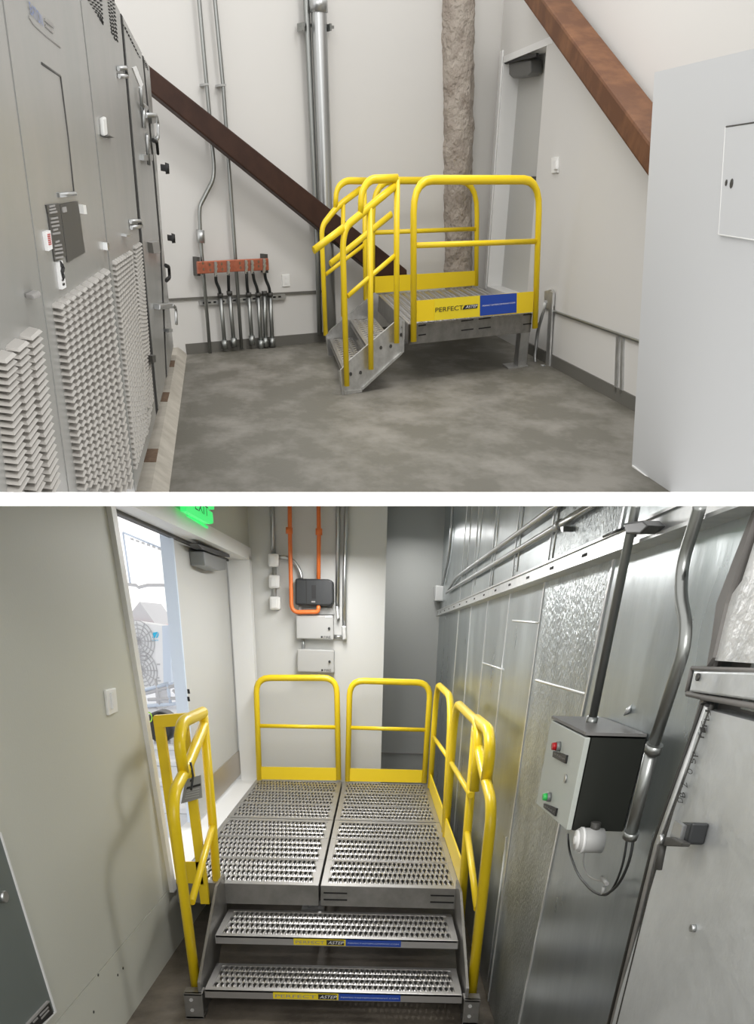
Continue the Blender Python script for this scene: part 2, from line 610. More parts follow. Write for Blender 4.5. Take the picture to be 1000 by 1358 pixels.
def louvers(parent, quad, nc, nr, fw=.82, fh=.62, out=.03, stuff=False, name='louver', maxrow=648):
    TL, TR, BR, BL = [V((*q, 0)) for q in quad]

    def pix(a, b):
        return (TL * (1 - a) + TR * a) * (1 - b) + (BL * (1 - a) + BR * a) * b
    gg = G(U) if stuff else None
    me = None
    for c in range(nc):
        for r in range(nr):
            a, b = (c + .5) / nc, (r + .5) / nr
            p = pix(a, b)
            if p.y > maxrow:
                continue
            P = CP.at(p.x, p.y)
            da = CP.at(*pix(a + .5 / nc, b).xy) - CP.at(*pix(a - .5 / nc, b).xy)
            db = CP.at(*pix(a, b - .5 / nr).xy) - CP.at(*pix(a, b + .5 / nr).xy)
            wy = ey * da.dot(ey) * fw * .5
            hs = es * db.dot(es) * .5
            n = CP.n
            # a pressed hood: flat at the top, standing off at the lower lip, rounded ends
            top = [P + hs * fh - wy * .8, P + hs * fh + wy * .8]
            mid = [P + hs * .1 - wy, P + hs * .1 + wy]
            lip = [P - hs * fh - wy + n * out, P - hs * fh + wy + n * out]
            foot = [P - hs * fh - wy, P - hs * fh + wy]
            ml = [P + hs * .15 - wy * .86 + n * out * .8, P + hs * .15 + wy * .86 + n * out * .8]
            faces = [(0, 1, 7, 6), (6, 7, 5, 4), (4, 5, 9, 8), (0, 6, 2), (2, 6, 4), (2, 4, 8), (1, 3, 7), (3, 5, 7), (3, 9, 5)]
            vs = top + mid + lip + ml + foot
            idx = {0: 0, 1: 1, 2: 2, 3: 3, 4: 4, 5: 5, 6: 6, 7: 7, 8: 8, 9: 9}
            if stuff:
                bv = [gg.bm.verts.new(q) for q in vs]
                for f in faces:
                    gg.bm.faces.new([bv[k] for k in f])
            else:
                if me is None or r == 0:
                    me = bpy.data.meshes.new(name)
                    me.from_pydata([tuple(q - P) for q in vs], [], faces)
                    me.materials.append(M['louver'])
                o = bpy.data.objects.new(name, me)
                C.objects.link(o)
                o.parent = parent
                o.location = P - V(parent['_b'])
    if stuff:
        gg.build(name, 'louver', parent, kind='stuff')


louvers(S1, [(-13, 474), (42, 428), (76, 672), (12, 706)], 3, 25, .78, .62, .032)
louvers(S2, [(67, 402), (139, 352), (175, 662), (107, 694)], 9, 33, .64, .54, .03)
louvers(S3, [(148, 345), (172, 331), (197, 556), (177, 624)], 8, 40, .74, .66, .02, True, 'louver_field')
louvers(S4 if False else S3, [(176, 325), (185, 320), (201, 528), (192, 580)], 5, 44, .74, .66, .02, True, 'narrow_louver_field')


def perfs(parent, quad, nc, nr, fx=.62, fy=.5):
    TL, TR, BR, BL = [V((*q, 0)) for q in quad]
    g = G(U)
    for c in range(nc):
        for r in range(nr):
            a, b = (c + .5) / nc, (r + .5 + (.25 if c % 2 else -.25)) / nr
            if not 0 < b < 1:
                continue

            def pp(a, b):
                q = (TL * (1 - a) + TR * a) * (1 - b) + (BL * (1 - a) + BR * a) * b
                return (q.x, q.y)
            ha, hb = fx * .5 / nc, fy * .5 / nr
            CP.slab(g, [pp(a - ha, b - hb), pp(a + ha, b - hb * .7), pp(a + ha, b + hb), pp(a - ha, b + hb * .7)], .004)
    g.build('vent_holes', 'hole', parent, kind='stuff')


perfs(S2 if False else S3, [(113, -6), (136, -6), (138, 34), (136, 31)], 5, 7)
perfs(S3, [(142, -6), (152, -6), (158, 60), (148, 45)], 3, 12)
perfs(S4, [(163, 32), (166, 34), (187, 78), (184, 74)], 2, 9, .6, .5)
perfs(S5, [(191, 79), (195, 84), (198, 94), (193, 90)], 2, 4, .6, .5)

# details of the first two cabinets
g = G(U)
CP.slab(g, [(44, 391), (54, 386), (55, 394), (46, 397)], .025, bev=.008)
g.build('latch_knob', 'print_grey', S1)
ptext(CP, 'EATON', .004, (41, 19), (58, 36), (38, 1), 'print_blue', S2, 'logo_lettering')
g = G(U)
CP.pipe(g, [(38, 22), (44, 32), (60, 47), (80, 63)], .0025, .001, n=6)
CP.slab(g, [(60, 24), (72, 34), (72, 38), (60, 28)], .004)
CP.slab(g, [(61, 32), (71, 42), (71, 45), (61, 36)], .004)
g.build('logo_underline', 'print_grey', S2)
g = G(U)
CP.pipe(g, [(55, 84), (80, 101), (80, 103)], .003, .001, n=6)
CP.pipe(g, [(80, 102), (90, 181), (98, 257)], .004, .001, n=6)
g.build('panel_groove', 'charcoal', S2)
g = G(U)
CP.pipe(g, [(79, 259), (100, 257)], .006, .006, n=6)
CP.slab(g, [(78, 256), (80, 256), (81, 262), (79, 262)], .008)
CP.slab(g, [(98, 254), (101, 254), (102, 260), (99, 260)], .008)
g.build('panel_handle', 'conduit', S2)
g = G(U)
CP.slab(g, [(80, 271), (103.5, 267), (113, 335), (90, 348)], .006)
g.build('nameplate', 'charcoal', S2)
g = G(U)
CP.slab(g, [(83, 275), (88, 274), (89, 281), (84, 282)], .009)
g.build('nameplate_emblem', 'print_grey', S2)
g = G(U)
CP.slab(g, [(61.5, 272), (79, 270), (88, 340), (73, 347), (64, 284)], .005)
lab = g.build('label_strip_plate', 'charcoal', S2)
g = G(U)
for i, (x0, y0, x1) in enumerate([(66, 273, 73), (66, 277, 74), (66.5, 281, 76), (68, 289, 77), (68, 294, 78), (69, 299, 79), (71, 304, 77), (70, 309, 80),
                                  (74, 320, 79), (73, 325, 82), (73, 330, 83), (73.5, 335, 84), (74, 341, 84)]):
    CP.slab(g, [(x0, y0), (x1, y0 - 1.6), (x1 + .4, y0 + .9), (x0 + .4, y0 + 2.6)], .008)
g.build('label_strips', 'print_grey', lab)
g = G(U)
CP.slab(g, [(60.5, 308), (67, 305.5), (70, 330), (64.5, 333)], .01)
st = g.build('warning_sticker', 'print_white', S2)
g = G(U)
for i in range(6):
    y = 311 + i * 2.6
    CP.slab(g, [(63.5 + i * .35, y), (67 + i * .35, y - 1.2), (67.2 + i * .35, y), (63.7 + i * .35, y + 1.2)], .012)
g.build('warning_print', 'print_red', st)
g = G(U)
CP.slab(g, [(77.5, 348), (83, 345.5), (88, 381), (82.5, 384)], .01)
st = g.build('arrow_sticker', 'print_white', S2)
g = G(U)
CP.pipe(g, [(80.5, 350), (83, 356), (81.5, 362), (83.5, 367)], .008, .012, n=5)
CP.slab(g, [(82.5, 371), (85, 370), (85.4, 372), (82.9, 373)], .012)
CP.slab(g, [(83.5, 376), (86, 375), (86.4, 378), (83.9, 379)], .012)
g.build('arrow_print', 'print_black', st)
g = G(U)
CP.slab(g, [(110, 272), (114, 272), (115.5, 284), (112, 284)], .02)
g.build('tag', 'white', S2)
# white handle on the third cabinet
g = G(U)
CP.slab(g, [(137, 157), (141, 155), (143, 179), (139, 181)], .02, bev=.006)
h = g.build('handle', 'white', S3)
g = G(U)
CP.slab(g, [(138, 181), (146, 180), (152, 182.5), (144, 183.5)], .02)
g.build('handle_base', 'dark', h)
g = G(U)
CP.slab(g, [(142, 322), (145, 322), (146, 332), (143, 332)], .02)
CP.slab(g, [(168, 311), (174, 311), (174, 314), (168, 314)], .03)
CP.slab(g, [(196, 542), (198.5, 540), (198.5, 543), (196, 545)], .02)
g.build('bolt', 'conduit', S3)
for q in ([(157, 90), (169, 90), (169, 101), (157, 101)], [(173, 293), (188, 290), (189, 300), (174, 302)]):
    g = G(U)
    (x0, y0), (x1, _), (_, y2), (_, y3) = q
    CP.pipe(g, [(x0, y0 + 1), (x1 - 2, y0), (x1, y2), (x0 + 1, y3)], .010, .012, n=6)
    g.build('hinge', 'conduit', S4)
g = G(U)
CP.slab(g, [(176, 90), (181, 88), (190, 112), (187, 118)], .006)
g.build('instruction_label', 'print_white', S4)
g = G(U)
CP.pipe(g, [(186, 116), (188, 138), (195, 143)], .014, .03, n=6)
CP.pipe(g, [(189, 142), (191, 170)], .018, .018, n=6)
CP.pipe(g, [(193, 153), (207, 153), (209, 160), (210, 182), (207, 185)], .016, .03, rad=.1, n=6)
CP.slab(g, [(201, 156), (207, 155), (207, 163), (202, 164)], .03)
hb = g.build('breaker_handle', 'conduit', S4)
g = G(U)
CP.pipe(g, [(194, 178), (197.5, 218)], .016, .03, n=6)
CP.slab(g, [(191, 206), (203, 205), (203, 213), (191, 213)], .03)
g.build('breaker_rod', 'conduit', S4)
g = G(U)
CP.pipe(g, [(203, 186), (208, 188), (209.5, 204)], .014, .04, n=6)
g.build('edge_handle', 'dark', S5)
for c in ((213, 222), (222, 315)):
    g = G(U)
    p = CP.at(*c, .0)
    g.tube([p, p + CP.n * .05, p + CP.n * .05, p + CP.n * .09], [.025, .025, .042, .036], n=12)
    g.build('knob', 'dark', S5)
g = G(U)
CP.pipe(g, [(219.5, 352), (224, 354), (225, 368), (220.5, 372)], .016, .05, rad=.05, n=6)
g.build('pull_handle', 'dark', S5)
g = G(U)
CP.slab(g, [(213, 404), (230, 402), (230, 409), (213, 411)], .06, bev=.01)
CP.pipe(g, [(228, 405), (233, 408), (234, 430)], .018, .05, rad=.1, n=6)
CP.slab(g, [(224, 437), (229, 436), (229, 440), (224, 441)], .05)
g.build('lever', 'conduit', S5)
g = G(U)
CP.slab(g, [(202, 322), (211, 320), (213, 335), (204, 336)], .04)
g.build('latch_box', 'print_grey', S4)
g = G(U)
CP.slab(g, [(202, 472), (206.5, 471), (207, 480), (203, 481)], .05)
g.build('hinge_block', 'charcoal', S3)

# ---------------------------------------------------------------- cabinet on the right
RP = Pl(U, (3.06, 7.09, 0), (-1, 0, -.13))
b = RP.at(850, 600, -.2)
b.z = 0
RC = thing(U, 'electrical_cabinet', 'tall plain pale grey cabinet with a square access plate, at the right edge', 'cabinet', b)
g = G(U)
RP.slab(g, [(868, 96), (1010, 62), (1150, 30), (1100, 846), (838, 617)], 0, -.8)
g.build('body', 'cab_r', RC)
g = G(U)
RP.slab(g, [(838, 617), (1000, 745), (1000, 749), (838, 621)], .01, -.02)
g.build('base_edge', 'white', RC)
g = G(U)
RP.slab(g, [(962, 168), (1060, 154), (1060, 328), (953, 311)], .012)
pl_ = g.build('access_plate', 'cab_r', RC)
g = G(U)
RP.pipe(g, [(962, 169), (953, 311), (1020, 321)], .003, .012, n=5)
g.build('plate_edge', 'white', pl_)
g = G(U)
RP.pipe(g, [(963, 168), (1010, 161)], .003, .012, n=5)
g.build('plate_shadow_gap', 'charcoal', pl_)
g = G(U)
for c in ((965, 242), (972, 243)):
    p = RP.at(*c, .006)
    g.tube([p, p + RP.n * .01], .012 if c[0] == 965 else .018, n=8)
g.build('plate_lock', 'charcoal', pl_)

# ---------------------------------------------------------------- brown diagonal braces
g = G(U)
BB = Pl(U, bwp(0, 0, .45), BW.n)
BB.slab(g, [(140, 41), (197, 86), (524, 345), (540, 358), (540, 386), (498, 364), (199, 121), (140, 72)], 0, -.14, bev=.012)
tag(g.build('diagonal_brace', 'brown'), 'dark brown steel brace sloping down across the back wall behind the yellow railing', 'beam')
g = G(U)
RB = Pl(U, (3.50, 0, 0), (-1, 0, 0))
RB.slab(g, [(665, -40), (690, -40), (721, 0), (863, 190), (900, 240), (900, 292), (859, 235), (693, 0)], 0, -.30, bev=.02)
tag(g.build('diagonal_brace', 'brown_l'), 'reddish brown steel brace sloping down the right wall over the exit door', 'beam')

# rough fireproofed column
p0, p1 = BW.at(606.5, 372, .03), BW.at(606.5, -25, .03)
p0 = p0 - (p1 - p0) * (p0.z / (p1.z - p0.z))
cm = (p0 + p1) * .5 - U.o
rad0 = 20.5 * (cm.x * U.X.z + cm.y * U.Y.z + cm.z * U.Z.z) / F
g = G(U)
NR, NS = 90, 40
rings = []
for i in range(NR + 1):
    c = p0.lerp(p1, i / NR)
    rg = []
    for j in range(NS):
        a = 2 * math.pi * j / NS
        d = V((math.cos(a), math.sin(a), 0))
        q = c + d * rad0
        k = noise.noise(q * 9.0) * .028 + noise.noise(q * 22.0) * .018 + noise.noise(q * 50) * .008
        rg.append(g.bm.verts.new(c + d * (rad0 * .97 + k)))
    rings.append(rg)
for i in range(NR):
    for j in range(NS):
        f = g.bm.faces.new((rings[i][j], rings[i][(j + 1) % NS], rings[i + 1][(j + 1) % NS], rings[i + 1][j]))
        f.smooth = True
g.bm.faces.new(rings[-1])
tag(g.build('column', 'fire'), 'round column with rough beige fireproofing in the corner by the exit door', 'column')

# ---------------------------------------------------------------- conduits on the back wall


def pipe_thing(P, px, r, off, name, label, cat, m, rad=0.0, group=None, extra=None):
    g = G(P.R)
    P.pipe(g, px, r, off, rad)
    if extra:
        extra(g)
    return tag(g.build(name, m), label, cat, group)


def coup(P, a, b, r, off, g):
    P.pipe(g, [a, b], r, off)


r1 = .023
t = thing(U, 'bent_conduit', 'thin conduit with a sideways bend above the copper bar, leftmost on the back wall', 'pipe', BW.at(278, 468, .1))
g = G(U)
BW.pipe(g, [(261, -30), (264, 0), (272, 90), (284, 220), (283, 238), (265, 273), (264.5, 285), (266, 318), (279, 471)], r1, .09, rad=.12)
g.build('tube', 'conduit_d', t)
g = G(U)
BW.pipe(g, [(265.6, 305), (266.6, 322)], .05, .09)
g.build('coupling', 'conduit', t)
g = G(U)
BW.slab(g, [(270, 110.5), (277, 110), (277, 113), (270, 113.5)], .12)
g.build('clip', 'conduit', t)
t = thing(U, 'straight_conduit', 'thin straight conduit passing behind the copper bar', 'pipe', BW.at(320, 462, .1))
g = G(U)
BW.pipe(g, [(283, -30), (285, 0), (296, 115), (311, 325), (320.5, 463)], r1, .09)
g.build('tube', 'conduit_d', t)
g = G(U)
BW.slab(g, [(291, 111.5), (300, 111), (300, 114), (291, 114.5)], .12)
g.build('clip', 'conduit', t)
pipe_thing(BW, [(403.5, -30), (406, 0), (413, 150), (421, 330), (424, 444)], .035, .12, 'slim_conduit',
           'slim conduit right beside the thick vertical conduit', 'pipe', 'conduit_d')
t = thing(U, 'thick_conduit', 'thick vertical galvanised conduit with a coupling near its top', 'pipe', BW.at(437, 440, .2))
g = G(U)
BW.pipe(g, [(421, -30), (422.5, 0), (427, 130), (433, 300), (438, 444)], .088, .2, n=14)
g.build('tube', 'conduit', t)
g = G(U)
BW.pipe(g, [(421.8, -6), (422.6, 17)], .105, .2, n=14)
g.build('coupling', 'conduit', t)
g = G(U)
BW.slab(g, [(398, 30), (443, 34), (443, 38), (398, 34)], .13, .05)
BW.slab(g, [(402, 29), (404, 29), (404, 40), (402, 40)], .2, .05)
BW.slab(g, [(438, 31), (440, 31), (440, 41), (438, 41)], .3, .05)
tag(g.build('conduit_strut', 'conduit_d'), 'short metal strut holding the thick and slim conduits', 'bracket')
# ground bar
b = BW.at(310, 352, .2)
t = thing(U, 'copper_ground_bar', 'copper coloured ground bar bolted to the back wall above the conduit stubs', 'busbar', b)
g = G(U)
BW.slab(g, [(262, 347), (309, 344.5), (356, 342.5), (357, 358.5), (310, 360.5), (263, 363.5)], .20, .15, bev=.006)
g.build('bar', 'copper', t)
for q in ((263, 344), (353, 340)):
    g = G(U)
    x, y = q
    BW.slab(g, [(x - 2, y - 3), (x + 2, y - 3), (x + 3, y + 22), (x - 1, y + 22)], .14, .0)
    g.build('standoff', 'charcoal', t)
lugs = [(286, 347, 363), (303, 346, 361), (326.5, 345, 359), (334.5, 345, 359), (350.5, 343, 358)]
for i, (x, y0, y1) in enumerate(lugs):
    g = G(U)
    BW.slab(g, [(x - 1.6, y0), (x + 1.6, y0), (x + 2, y1 + 4), (x - 1.2, y1 + 4)], .225, .20)
    g.bolt(BW.at(x, y0 + 3.5, .225), BW.n, .02, .012)
    g.bolt(BW.at(x + .3, y0 + 9, .225), BW.n, .02, .012)
    g.build('lug', 'conduit', t)
g = G(U)
for (x, y) in [(269, 349), (278, 351), (294, 350), (318, 349), (343, 347), (270, 357), (279, 358), (295, 357), (319, 355), (343, 353)]:
    g.bolt(BW.at(x, y, .20), BW.n, .014, .004)
g.build('bar_holes', 'rust', t, kind='stuff')
# strut and stubs
t = thing(U, 'strut_channel', 'slotted metal strut on the back wall behind the conduit stubs', 'bracket', BW.at(320, 400, .05))
g = G(U)
BW.slab(g, [(265, 399.5), (378, 390), (380, 394), (378, 397), (266, 405)], .05, .0)
g.build('rail', 'steel_d', t)
g = G(U)
for x in (271, 278, 285, 296, 311, 324, 337, 364, 371):
    y = 402 - (x - 268) * .083
    BW.slab(g, [(x - 1.8, y - 1), (x + 1.8, y - 1.2), (x + 1.8, y + 1), (x - 1.8, y + 1.2)], .054, .05)
g.build('slots', 'hole', t, kind='stuff')
stubs = [('leftmost', [(292, 389), (298.5, 462)], [(286, 364), (286.5, 374), (291, 383), (292, 391)]),
         ('second', [(304, 386), (310.5, 459)], [(303, 362), (303, 375), (303.5, 387)]),
         ('third', [(329.5, 388), (334.5, 456)], [(327, 360), (327.5, 378), (329, 389)]),
         ('fourth', [(342, 388), (346.5, 462)], [(335, 360), (337, 372), (341, 382), (342, 389)]),
         ('fifth', [(350.5, 386), (352.5, 459)], None),
         ('rightmost', [(358, 388), (361.5, 459)], [(351, 359), (352, 370), (357, 381), (358, 389)])]
for nm, a, c in stubs:
    t = thing(U, 'conduit_stub', '%s of the six short conduit stubs standing under the copper bar' % nm, 'pipe', BW.at(*a[1], .1),
              'conduit stubs under the ground bar')
    g = G(U)
    BW.pipe(g, a, .028, .09)
    g.build('tube', 'conduit_d', t)
    (x0, y0), (x1, y1) = a
    g = G(U)
    BW.pipe(g, [(x1 - .8, y1 - 11), (x1, y1 + 1)], .042, .09)
    g.build('foot_coupling', 'conduit_d', t)
    g = G(U)
    BW.pipe(g, [a[0], (x0 + .5, y0 + 5)], .038, .09)
    g.build('bushing', 'charcoal', t)
    if c:
        g = G(U)
        g.tube(fillet([BW.at(*c[0], .215)] + [BW.at(*q, .14) for q in c[1:-1]] + [BW.at(*c[-1], .09)], .06), .02, 8)
        g.build('ground_cable', 'cable', t)
# outlet on the back wall, switch on the right wall
t = thing(U, 'wall_outlet', 'small white outlet plate on the back wall right of the copper bar', 'outlet', BW.at(379, 380))
g = G(U)
BW.slab(g, [(374, 364.5), (384, 363.5), (385, 379.5), (375, 380.5)], .015, bev=.004)
g.build('plate', 'white', t)
g = G(U)
for y in (368, 375):
    BW.slab(g, [(378, y - 1.5), (381, y - 1.8), (381.2, y + 1.6), (378.2, y + 1.9)], .018, .014)
g.build('sockets', 'frame', t)
t = thing(U, 'light_switch', 'white light switch on the right wall beside the exit door of the upper room', 'switch', RW.at(735, 229))
g = G(U)
RW.slab(g, [(731, 209), (739, 208), (739, 229), (731, 230)], .02, bev=.004)
g.build('plate', 'white', t)
g = G(U)
RW.slab(g, [(734, 213), (737, 212.6), (737, 224), (734, 224.5)], .03, .02)
RW.slab(g, [(734, 221), (737, 220.6), (737, 224), (734, 224.5)], .045, .02)
g.build('rocker', 'frame', t)
# right wall conduit lines
t = thing(U, 'wall_conduit', 'thin grey conduit running low along the right wall', 'pipe', RW.at(790, 430))
g = G(U)
RW.pipe(g, [(722, 407), (735, 413), (845, 452), (900, 472)], .012, .02, n=8)
g.build('tube', 'conduit_d', t)
t = thing(U, 'wall_channel', 'pair of vertical grey channels on the right wall below the thin conduit', 'bracket', RW.at(820, 530))
for a, bb_ in (((818.5, 446), (816, 521)), ((824.5, 448), (823, 524))):
    g = G(U)
    RW.slab(g, [(a[0] - 1.6, a[1]), (a[0] + 1.6, a[1]), (bb_[0] + 1.6, bb_[1]), (bb_[0] - 1.6, bb_[1])], .02)
    g.build('channel', 'steel_d', t)
t = thing(U, 'wall_bracket', 'bent galvanised bracket with a small conduit in the corner behind the platform leg', 'bracket', RW.at(720, 485))
g = G(U)
RW.slab(g, [(722, 386), (731, 384), (734, 388), (733, 406), (721, 410)], .03, .01)
RW.slab(g, [(729, 386), (733, 388), (728, 488), (723, 490)], .04, .02)
g.build('plate', 'steel', t)
g = G(U)
RW.pipe(g, [(724, 400), (713, 440), (709, 478), (712, 486), (722, 487)], .022, .10, rad=.08, n=8)
g.build('tube', 'conduit', t)

# ---------------------------------------------------------------- platform of the upper room
AX = V((1, .446, 0))
AY = V((.043, 1, 0))
DZ = .476
FLp = V((1.949, 11.121, 0))
W_, D_ = 1.573, 3.25


def PP(u, v, z):
    return FLp + AX * u + AY * v + V((0, 0, z))


FP = Pl(U, PP(0, -.03, 0), AX.cross(V((0, 0, 1))))
if FP.n.y > 0:
    FP.n = -FP.n
RPp = Pl(U, PP(0, D_, 0), FP.n)
UP = thing(U, 'work_platform', 'small steel platform with yellow railings in front of the exit door of the upper room', 'platform', PP(.8, 1.6, 0))
g = G(U)
zb, zt = .315, .47
th = .03
g.par(PP(0, 0, zb), AX * W_, AY * th, (0, 0, zt - zb))
g.par(PP(0, D_ - th, zb), AX * W_, AY * th, (0, 0, zt - zb))
g.par(PP(0, 0, zb), AX * th, AY * D_, (0, 0, zt - zb))
g.par(PP(W_ - th, 0, zb), AX * th, AY * D_, (0, 0, zt - zb))
for k in (1, 2, 3):
    g.par(PP(0, D_ * k / 4, zb + .04), AX * W_, AY * th, (0, 0, .1))
fr = g.build('frame', 'steel_shade', UP)
g = G(U)
for q in [[(555, 431.5), (565, 430), (565, 431.6), (555, 433)], [(555, 444), (565, 442.6), (565, 444.2), (555, 445.6)],
          [(612, 425), (628, 423), (628, 424.5), (612, 426.6)], [(612, 437.5), (628, 435.6), (628, 437), (612, 439)],
          [(635, 422.5), (651, 420.7), (651, 422.2), (635, 424)], [(635, 435), (651, 433), (651, 434.6), (635, 436.6)],
          [(694, 417), (705, 415.8), (705, 417.3), (694, 418.5)], [(694, 429.5), (705, 428.3), (705, 429.8), (694, 431)]]:
    Pl(U, PP(0, 0, 0), FP.n).slab(g, q, .004)
g.build('slots', 'hole', fr, kind='stuff')
npk = 9
for k in range(npk):
    g = G(U)
    u0, u1 = W_ * k / npk + .004, W_ * (k + 1) / npk - .004
    wv = u1 - u0
    g.par(PP(u0, .02, zt - .03), AX * .016, AY * (D_ - .04), (0, 0, .036))
    g.par(PP(u1 - .016, .02, zt - .03), AX * .016, AY * (D_ - .04), (0, 0, .036))
    grating(g, PP(u0 + .016, .04, zt + .004), AY * (D_ - .08), AX * (wv - .032), 34, 2, .02, tooth=.010, sa=.72, sb=.9)
    g.build('plank', 'deck', UP)
for (u, v) in ((W_ - .10, .06), (W_ - .16, D_ - .4), (.25, D_ - .4)):
    g = G(U)
    g.par(PP(u - .14, v, 0), AX * .28, AY * .34, (0, 0, .012))
    g.par(PP(u, v + .06, .0), AX * .012, AY * .2, (0, 0, zb))
    g.par(PP(u, v + .06, .0), AX * .13, AY * .02, (0, 0, zb))
    g.par(PP(u + .118, v + .06, .0), AX * .012, AY * .2, (0, 0, zb))
    lg = g.build('leg', 'steel_d', UP)
# railings
pr = .033


def rail(Pf, px, r, name, m, parent, off=0.0, rad=.3, n=12):
    g = G(Pf.R)
    Pf.pipe(g, px, r, off, rad, n)
    return g.build(name, m, parent)


fg = rail(FP, [(548.5, 453), (548.5, 238.5), (716, 238.5), (709.5, 435)], pr, 'front_guard', 'yellow', UP, .0, .22)
rail(FP, [(550, 325.5), (714, 320)], .021, 'front_mid_rail', 'yellow', UP, .0, 0)
g = G(U)
FP.slab(g, [(551, 399), (708, 386.5), (706.5, 414), (551, 427)], .01, -.005)
tb = g.build('toe_board', 'yellow', UP)
g = G(U)
FP.slab(g, [(576, 396.5), (636.5, 392), (636, 419.5), (576, 425)], .014, .01)
sy = g.build('yellow_sticker', 'sticker_y', UP)
ptext(FP, 'PERFECT', .018, (577.5, 414.3), (614.5, 410.6), (577.5, 408.2), 'print_black', sy)
g = G(U)
FP.slab(g, [(616.5, 404.8), (634, 403), (633, 408.5), (613.5, 410.6)], .017, .014)
pg_ = g.build('lettering_panel', 'print_black', sy)
ptext(FP, 'ASTEP', .02, (617.5, 409), (632.6, 407.4), (618.5, 405.2), 'print_white', sy, 'white_lettering')
g = G(U)
FP.slab(g, [(637, 392), (685.5, 388.6), (685, 414.5), (636.8, 419)], .014, .01)
sb = g.build('blue_sticker', 'sticker_b', UP)
ptext(FP, 'PERFECTASTEPCOMPANY.COM', .018, (640, 406.6), (683, 402.2), (640, 404.8), 'print_white', sb)
# rear guard
rail(RPp, [(494, 388), (494.5, 239.5), (633, 239.5), (631.5, 379)], .033, 'rear_guard', 'yellow', UP, .0, .3)
rail(RPp, [(496, 308.5), (631, 303.5)], .021, 'rear_mid_rail', 'yellow', UP, .0, 0)
g = G(U)
RPp.slab(g, [(494, 367), (632, 359), (631.5, 378.5), (494, 389)], .01, -.005)
g.build('rear_toe_board', 'yellow', UP)

# stair of the upper platform
NF = U.fl(457, 523)
SP = Pl(U, NF, FP.n)                       # near stringer plane
far_nose = U.fl(430, 450, .165)
sw = (far_nose - SP.at(456, 497)).dot(-FP.n) / AY.dot(-FP.n)
US = thing(U, 'stair_unit', 'two step steel stair with yellow handrails on the left of the upper platform', 'stair', SP.at(480, 516))
strg = [(452, 491), (456, 524), (480, 521), (481, 514), (534, 467), (537, 425), (531, 421), (461, 480)]
for k, off in enumerate((0.0, sw)):
    g = G(U)
    pts = [q + AY * off for q in SP.pts(strg)]
    g.prism(pts, -FP.n * .02)
    so = g.build('stringer', 'steel', US)
    if k == 0:
        g = G(U)
        for c in ((505, 461), (518, 459), (465, 496), (478, 494), (534, 434), (532, 444)):
            p = SP.at(*c)
            g.bolt(p, FP.n, .016, .008)
        g.build('bolt', 'charcoal', so)
        g = G(U)
        SP.slab(g, [(450.5, 492), (453, 492), (456.5, 525), (454.5, 526)], .03, .0)
        SP.slab(g, [(457, 519), (480, 516.5), (480, 520), (457, 524)], .02)
        SP.slab(g, [(535, 426), (537, 426), (536, 467), (534, 468)], .03, .0)
        SP.slab(g, [(481, 514), (534, 466), (534, 469), (481, 517.5)], .02, .0)
        g.build('flange', 'steel', so)
for (np_, z) in (((457, 498), .16), ((490, 450), .32)):
    n0 = SP.at(*np_)
    n0.z = z
    g = G(U)
    dep = .34
    o = n0 + AY * .03
    wA = AY * (sw - .05)
    g.par(o + V((0, 0, -.045)), AX * .016, wA, (0, 0, .05))
    g.par(o + V((0, 0, -.02)), AX * .04, wA, (0, 0, .022))
    g.par(o + AX * (dep - .03) + V((0, 0, -.03)), AX * .03, wA, (0, 0, .03))
    grating(g, o + AX * .03 + V((0, 0, .002)), wA, AX * (dep - .05), 16, 3, .02, tooth=.010)
    g.build('tread', 'deck', US)
# near guard
rail(SP, [(460, 512), (454.5, 322), (459, 300), (487, 277), (523, 247)], .029, 'near_lower_rail', 'yellow', US, .05, .3)
rail(SP, [(416, 332), (455, 302.5)], .027, 'near_grip', 'yellow', US, .05, 0)
rail(SP, [(492, 490), (490.5, 276)], .029, 'near_post', 'yellow', US, .05, 0)
rail(SP, [(478.5, 283), (479, 255), (490, 238), (527, 236.5)], .029, 'near_loop', 'yellow', US, .05, .3)
rail(SP, [(526.5, 235), (526, 330), (526, 455)], .029, 'near_tall_post', 'yellow', US, .05, 0)
rail(SP, [(461, 393), (492, 366), (523, 339.5)], .019, 'near_mid_rail', 'yellow', US, .05, 0)
# far guard
SF = Pl(U, NF + AY * (sw + .05), FP.n)
rail(SF, [(432, 445), (427, 320), (427, 300), (447, 274), (478, 251)], .029, 'far_lower_rail', 'yellow', US, 0, .3)
rail(SF, [(445, 275), (446, 250), (458, 239.5), (486, 240)], .029, 'far_loop', 'yellow', US, 0, .3)
rail(SF, [(485, 398), (483, 240)], .029, 'far_tall_post', 'yellow', US, 0, 0)
rail(SF, [(455, 420), (455, 271)], .027, 'far_post', 'yellow', US, 0, 0)
rail(SF, [(432, 364), (484, 324)], .019, 'far_mid_rail', 'yellow', US, 0, 0)
rail(Pl(U, NF + AY * (sw * .8), FP.n), [(438, 350), (519, 284)], .029, 'far_grip', 'yellow', US, 0, 0)

# ================================================================== LOWER ROOM
LW = Pl(L, (-1.055, 3.5, 0), (1, -.018, 0))
RWl = Pl(L, (.57, 3.5, 0), (-1, 0, 0))
YB = 6.95
BWl = Pl(L, (0, YB, 0), (0, -1, 0))
YR = 8.0
RCl = Pl(L, (0, YR, 0), (0, -1, 0))


def lx(y):
    return -1.055 + .018 * (y - 3.5)


g = G(L)
g.bx(-1.3, .8, -3.5, 8.2, -.1, 0)
g.build('floor', 'floor_l', kind='structure')
# left wall with the doorway
oy0b, oy0t, oy1, oz0, oz1 = 3.89, 3.62, 6.86, .315, 1.985
T = V((-.12, 0, 0))


def lwp(y, z):
    return V((lx(y), y, z))


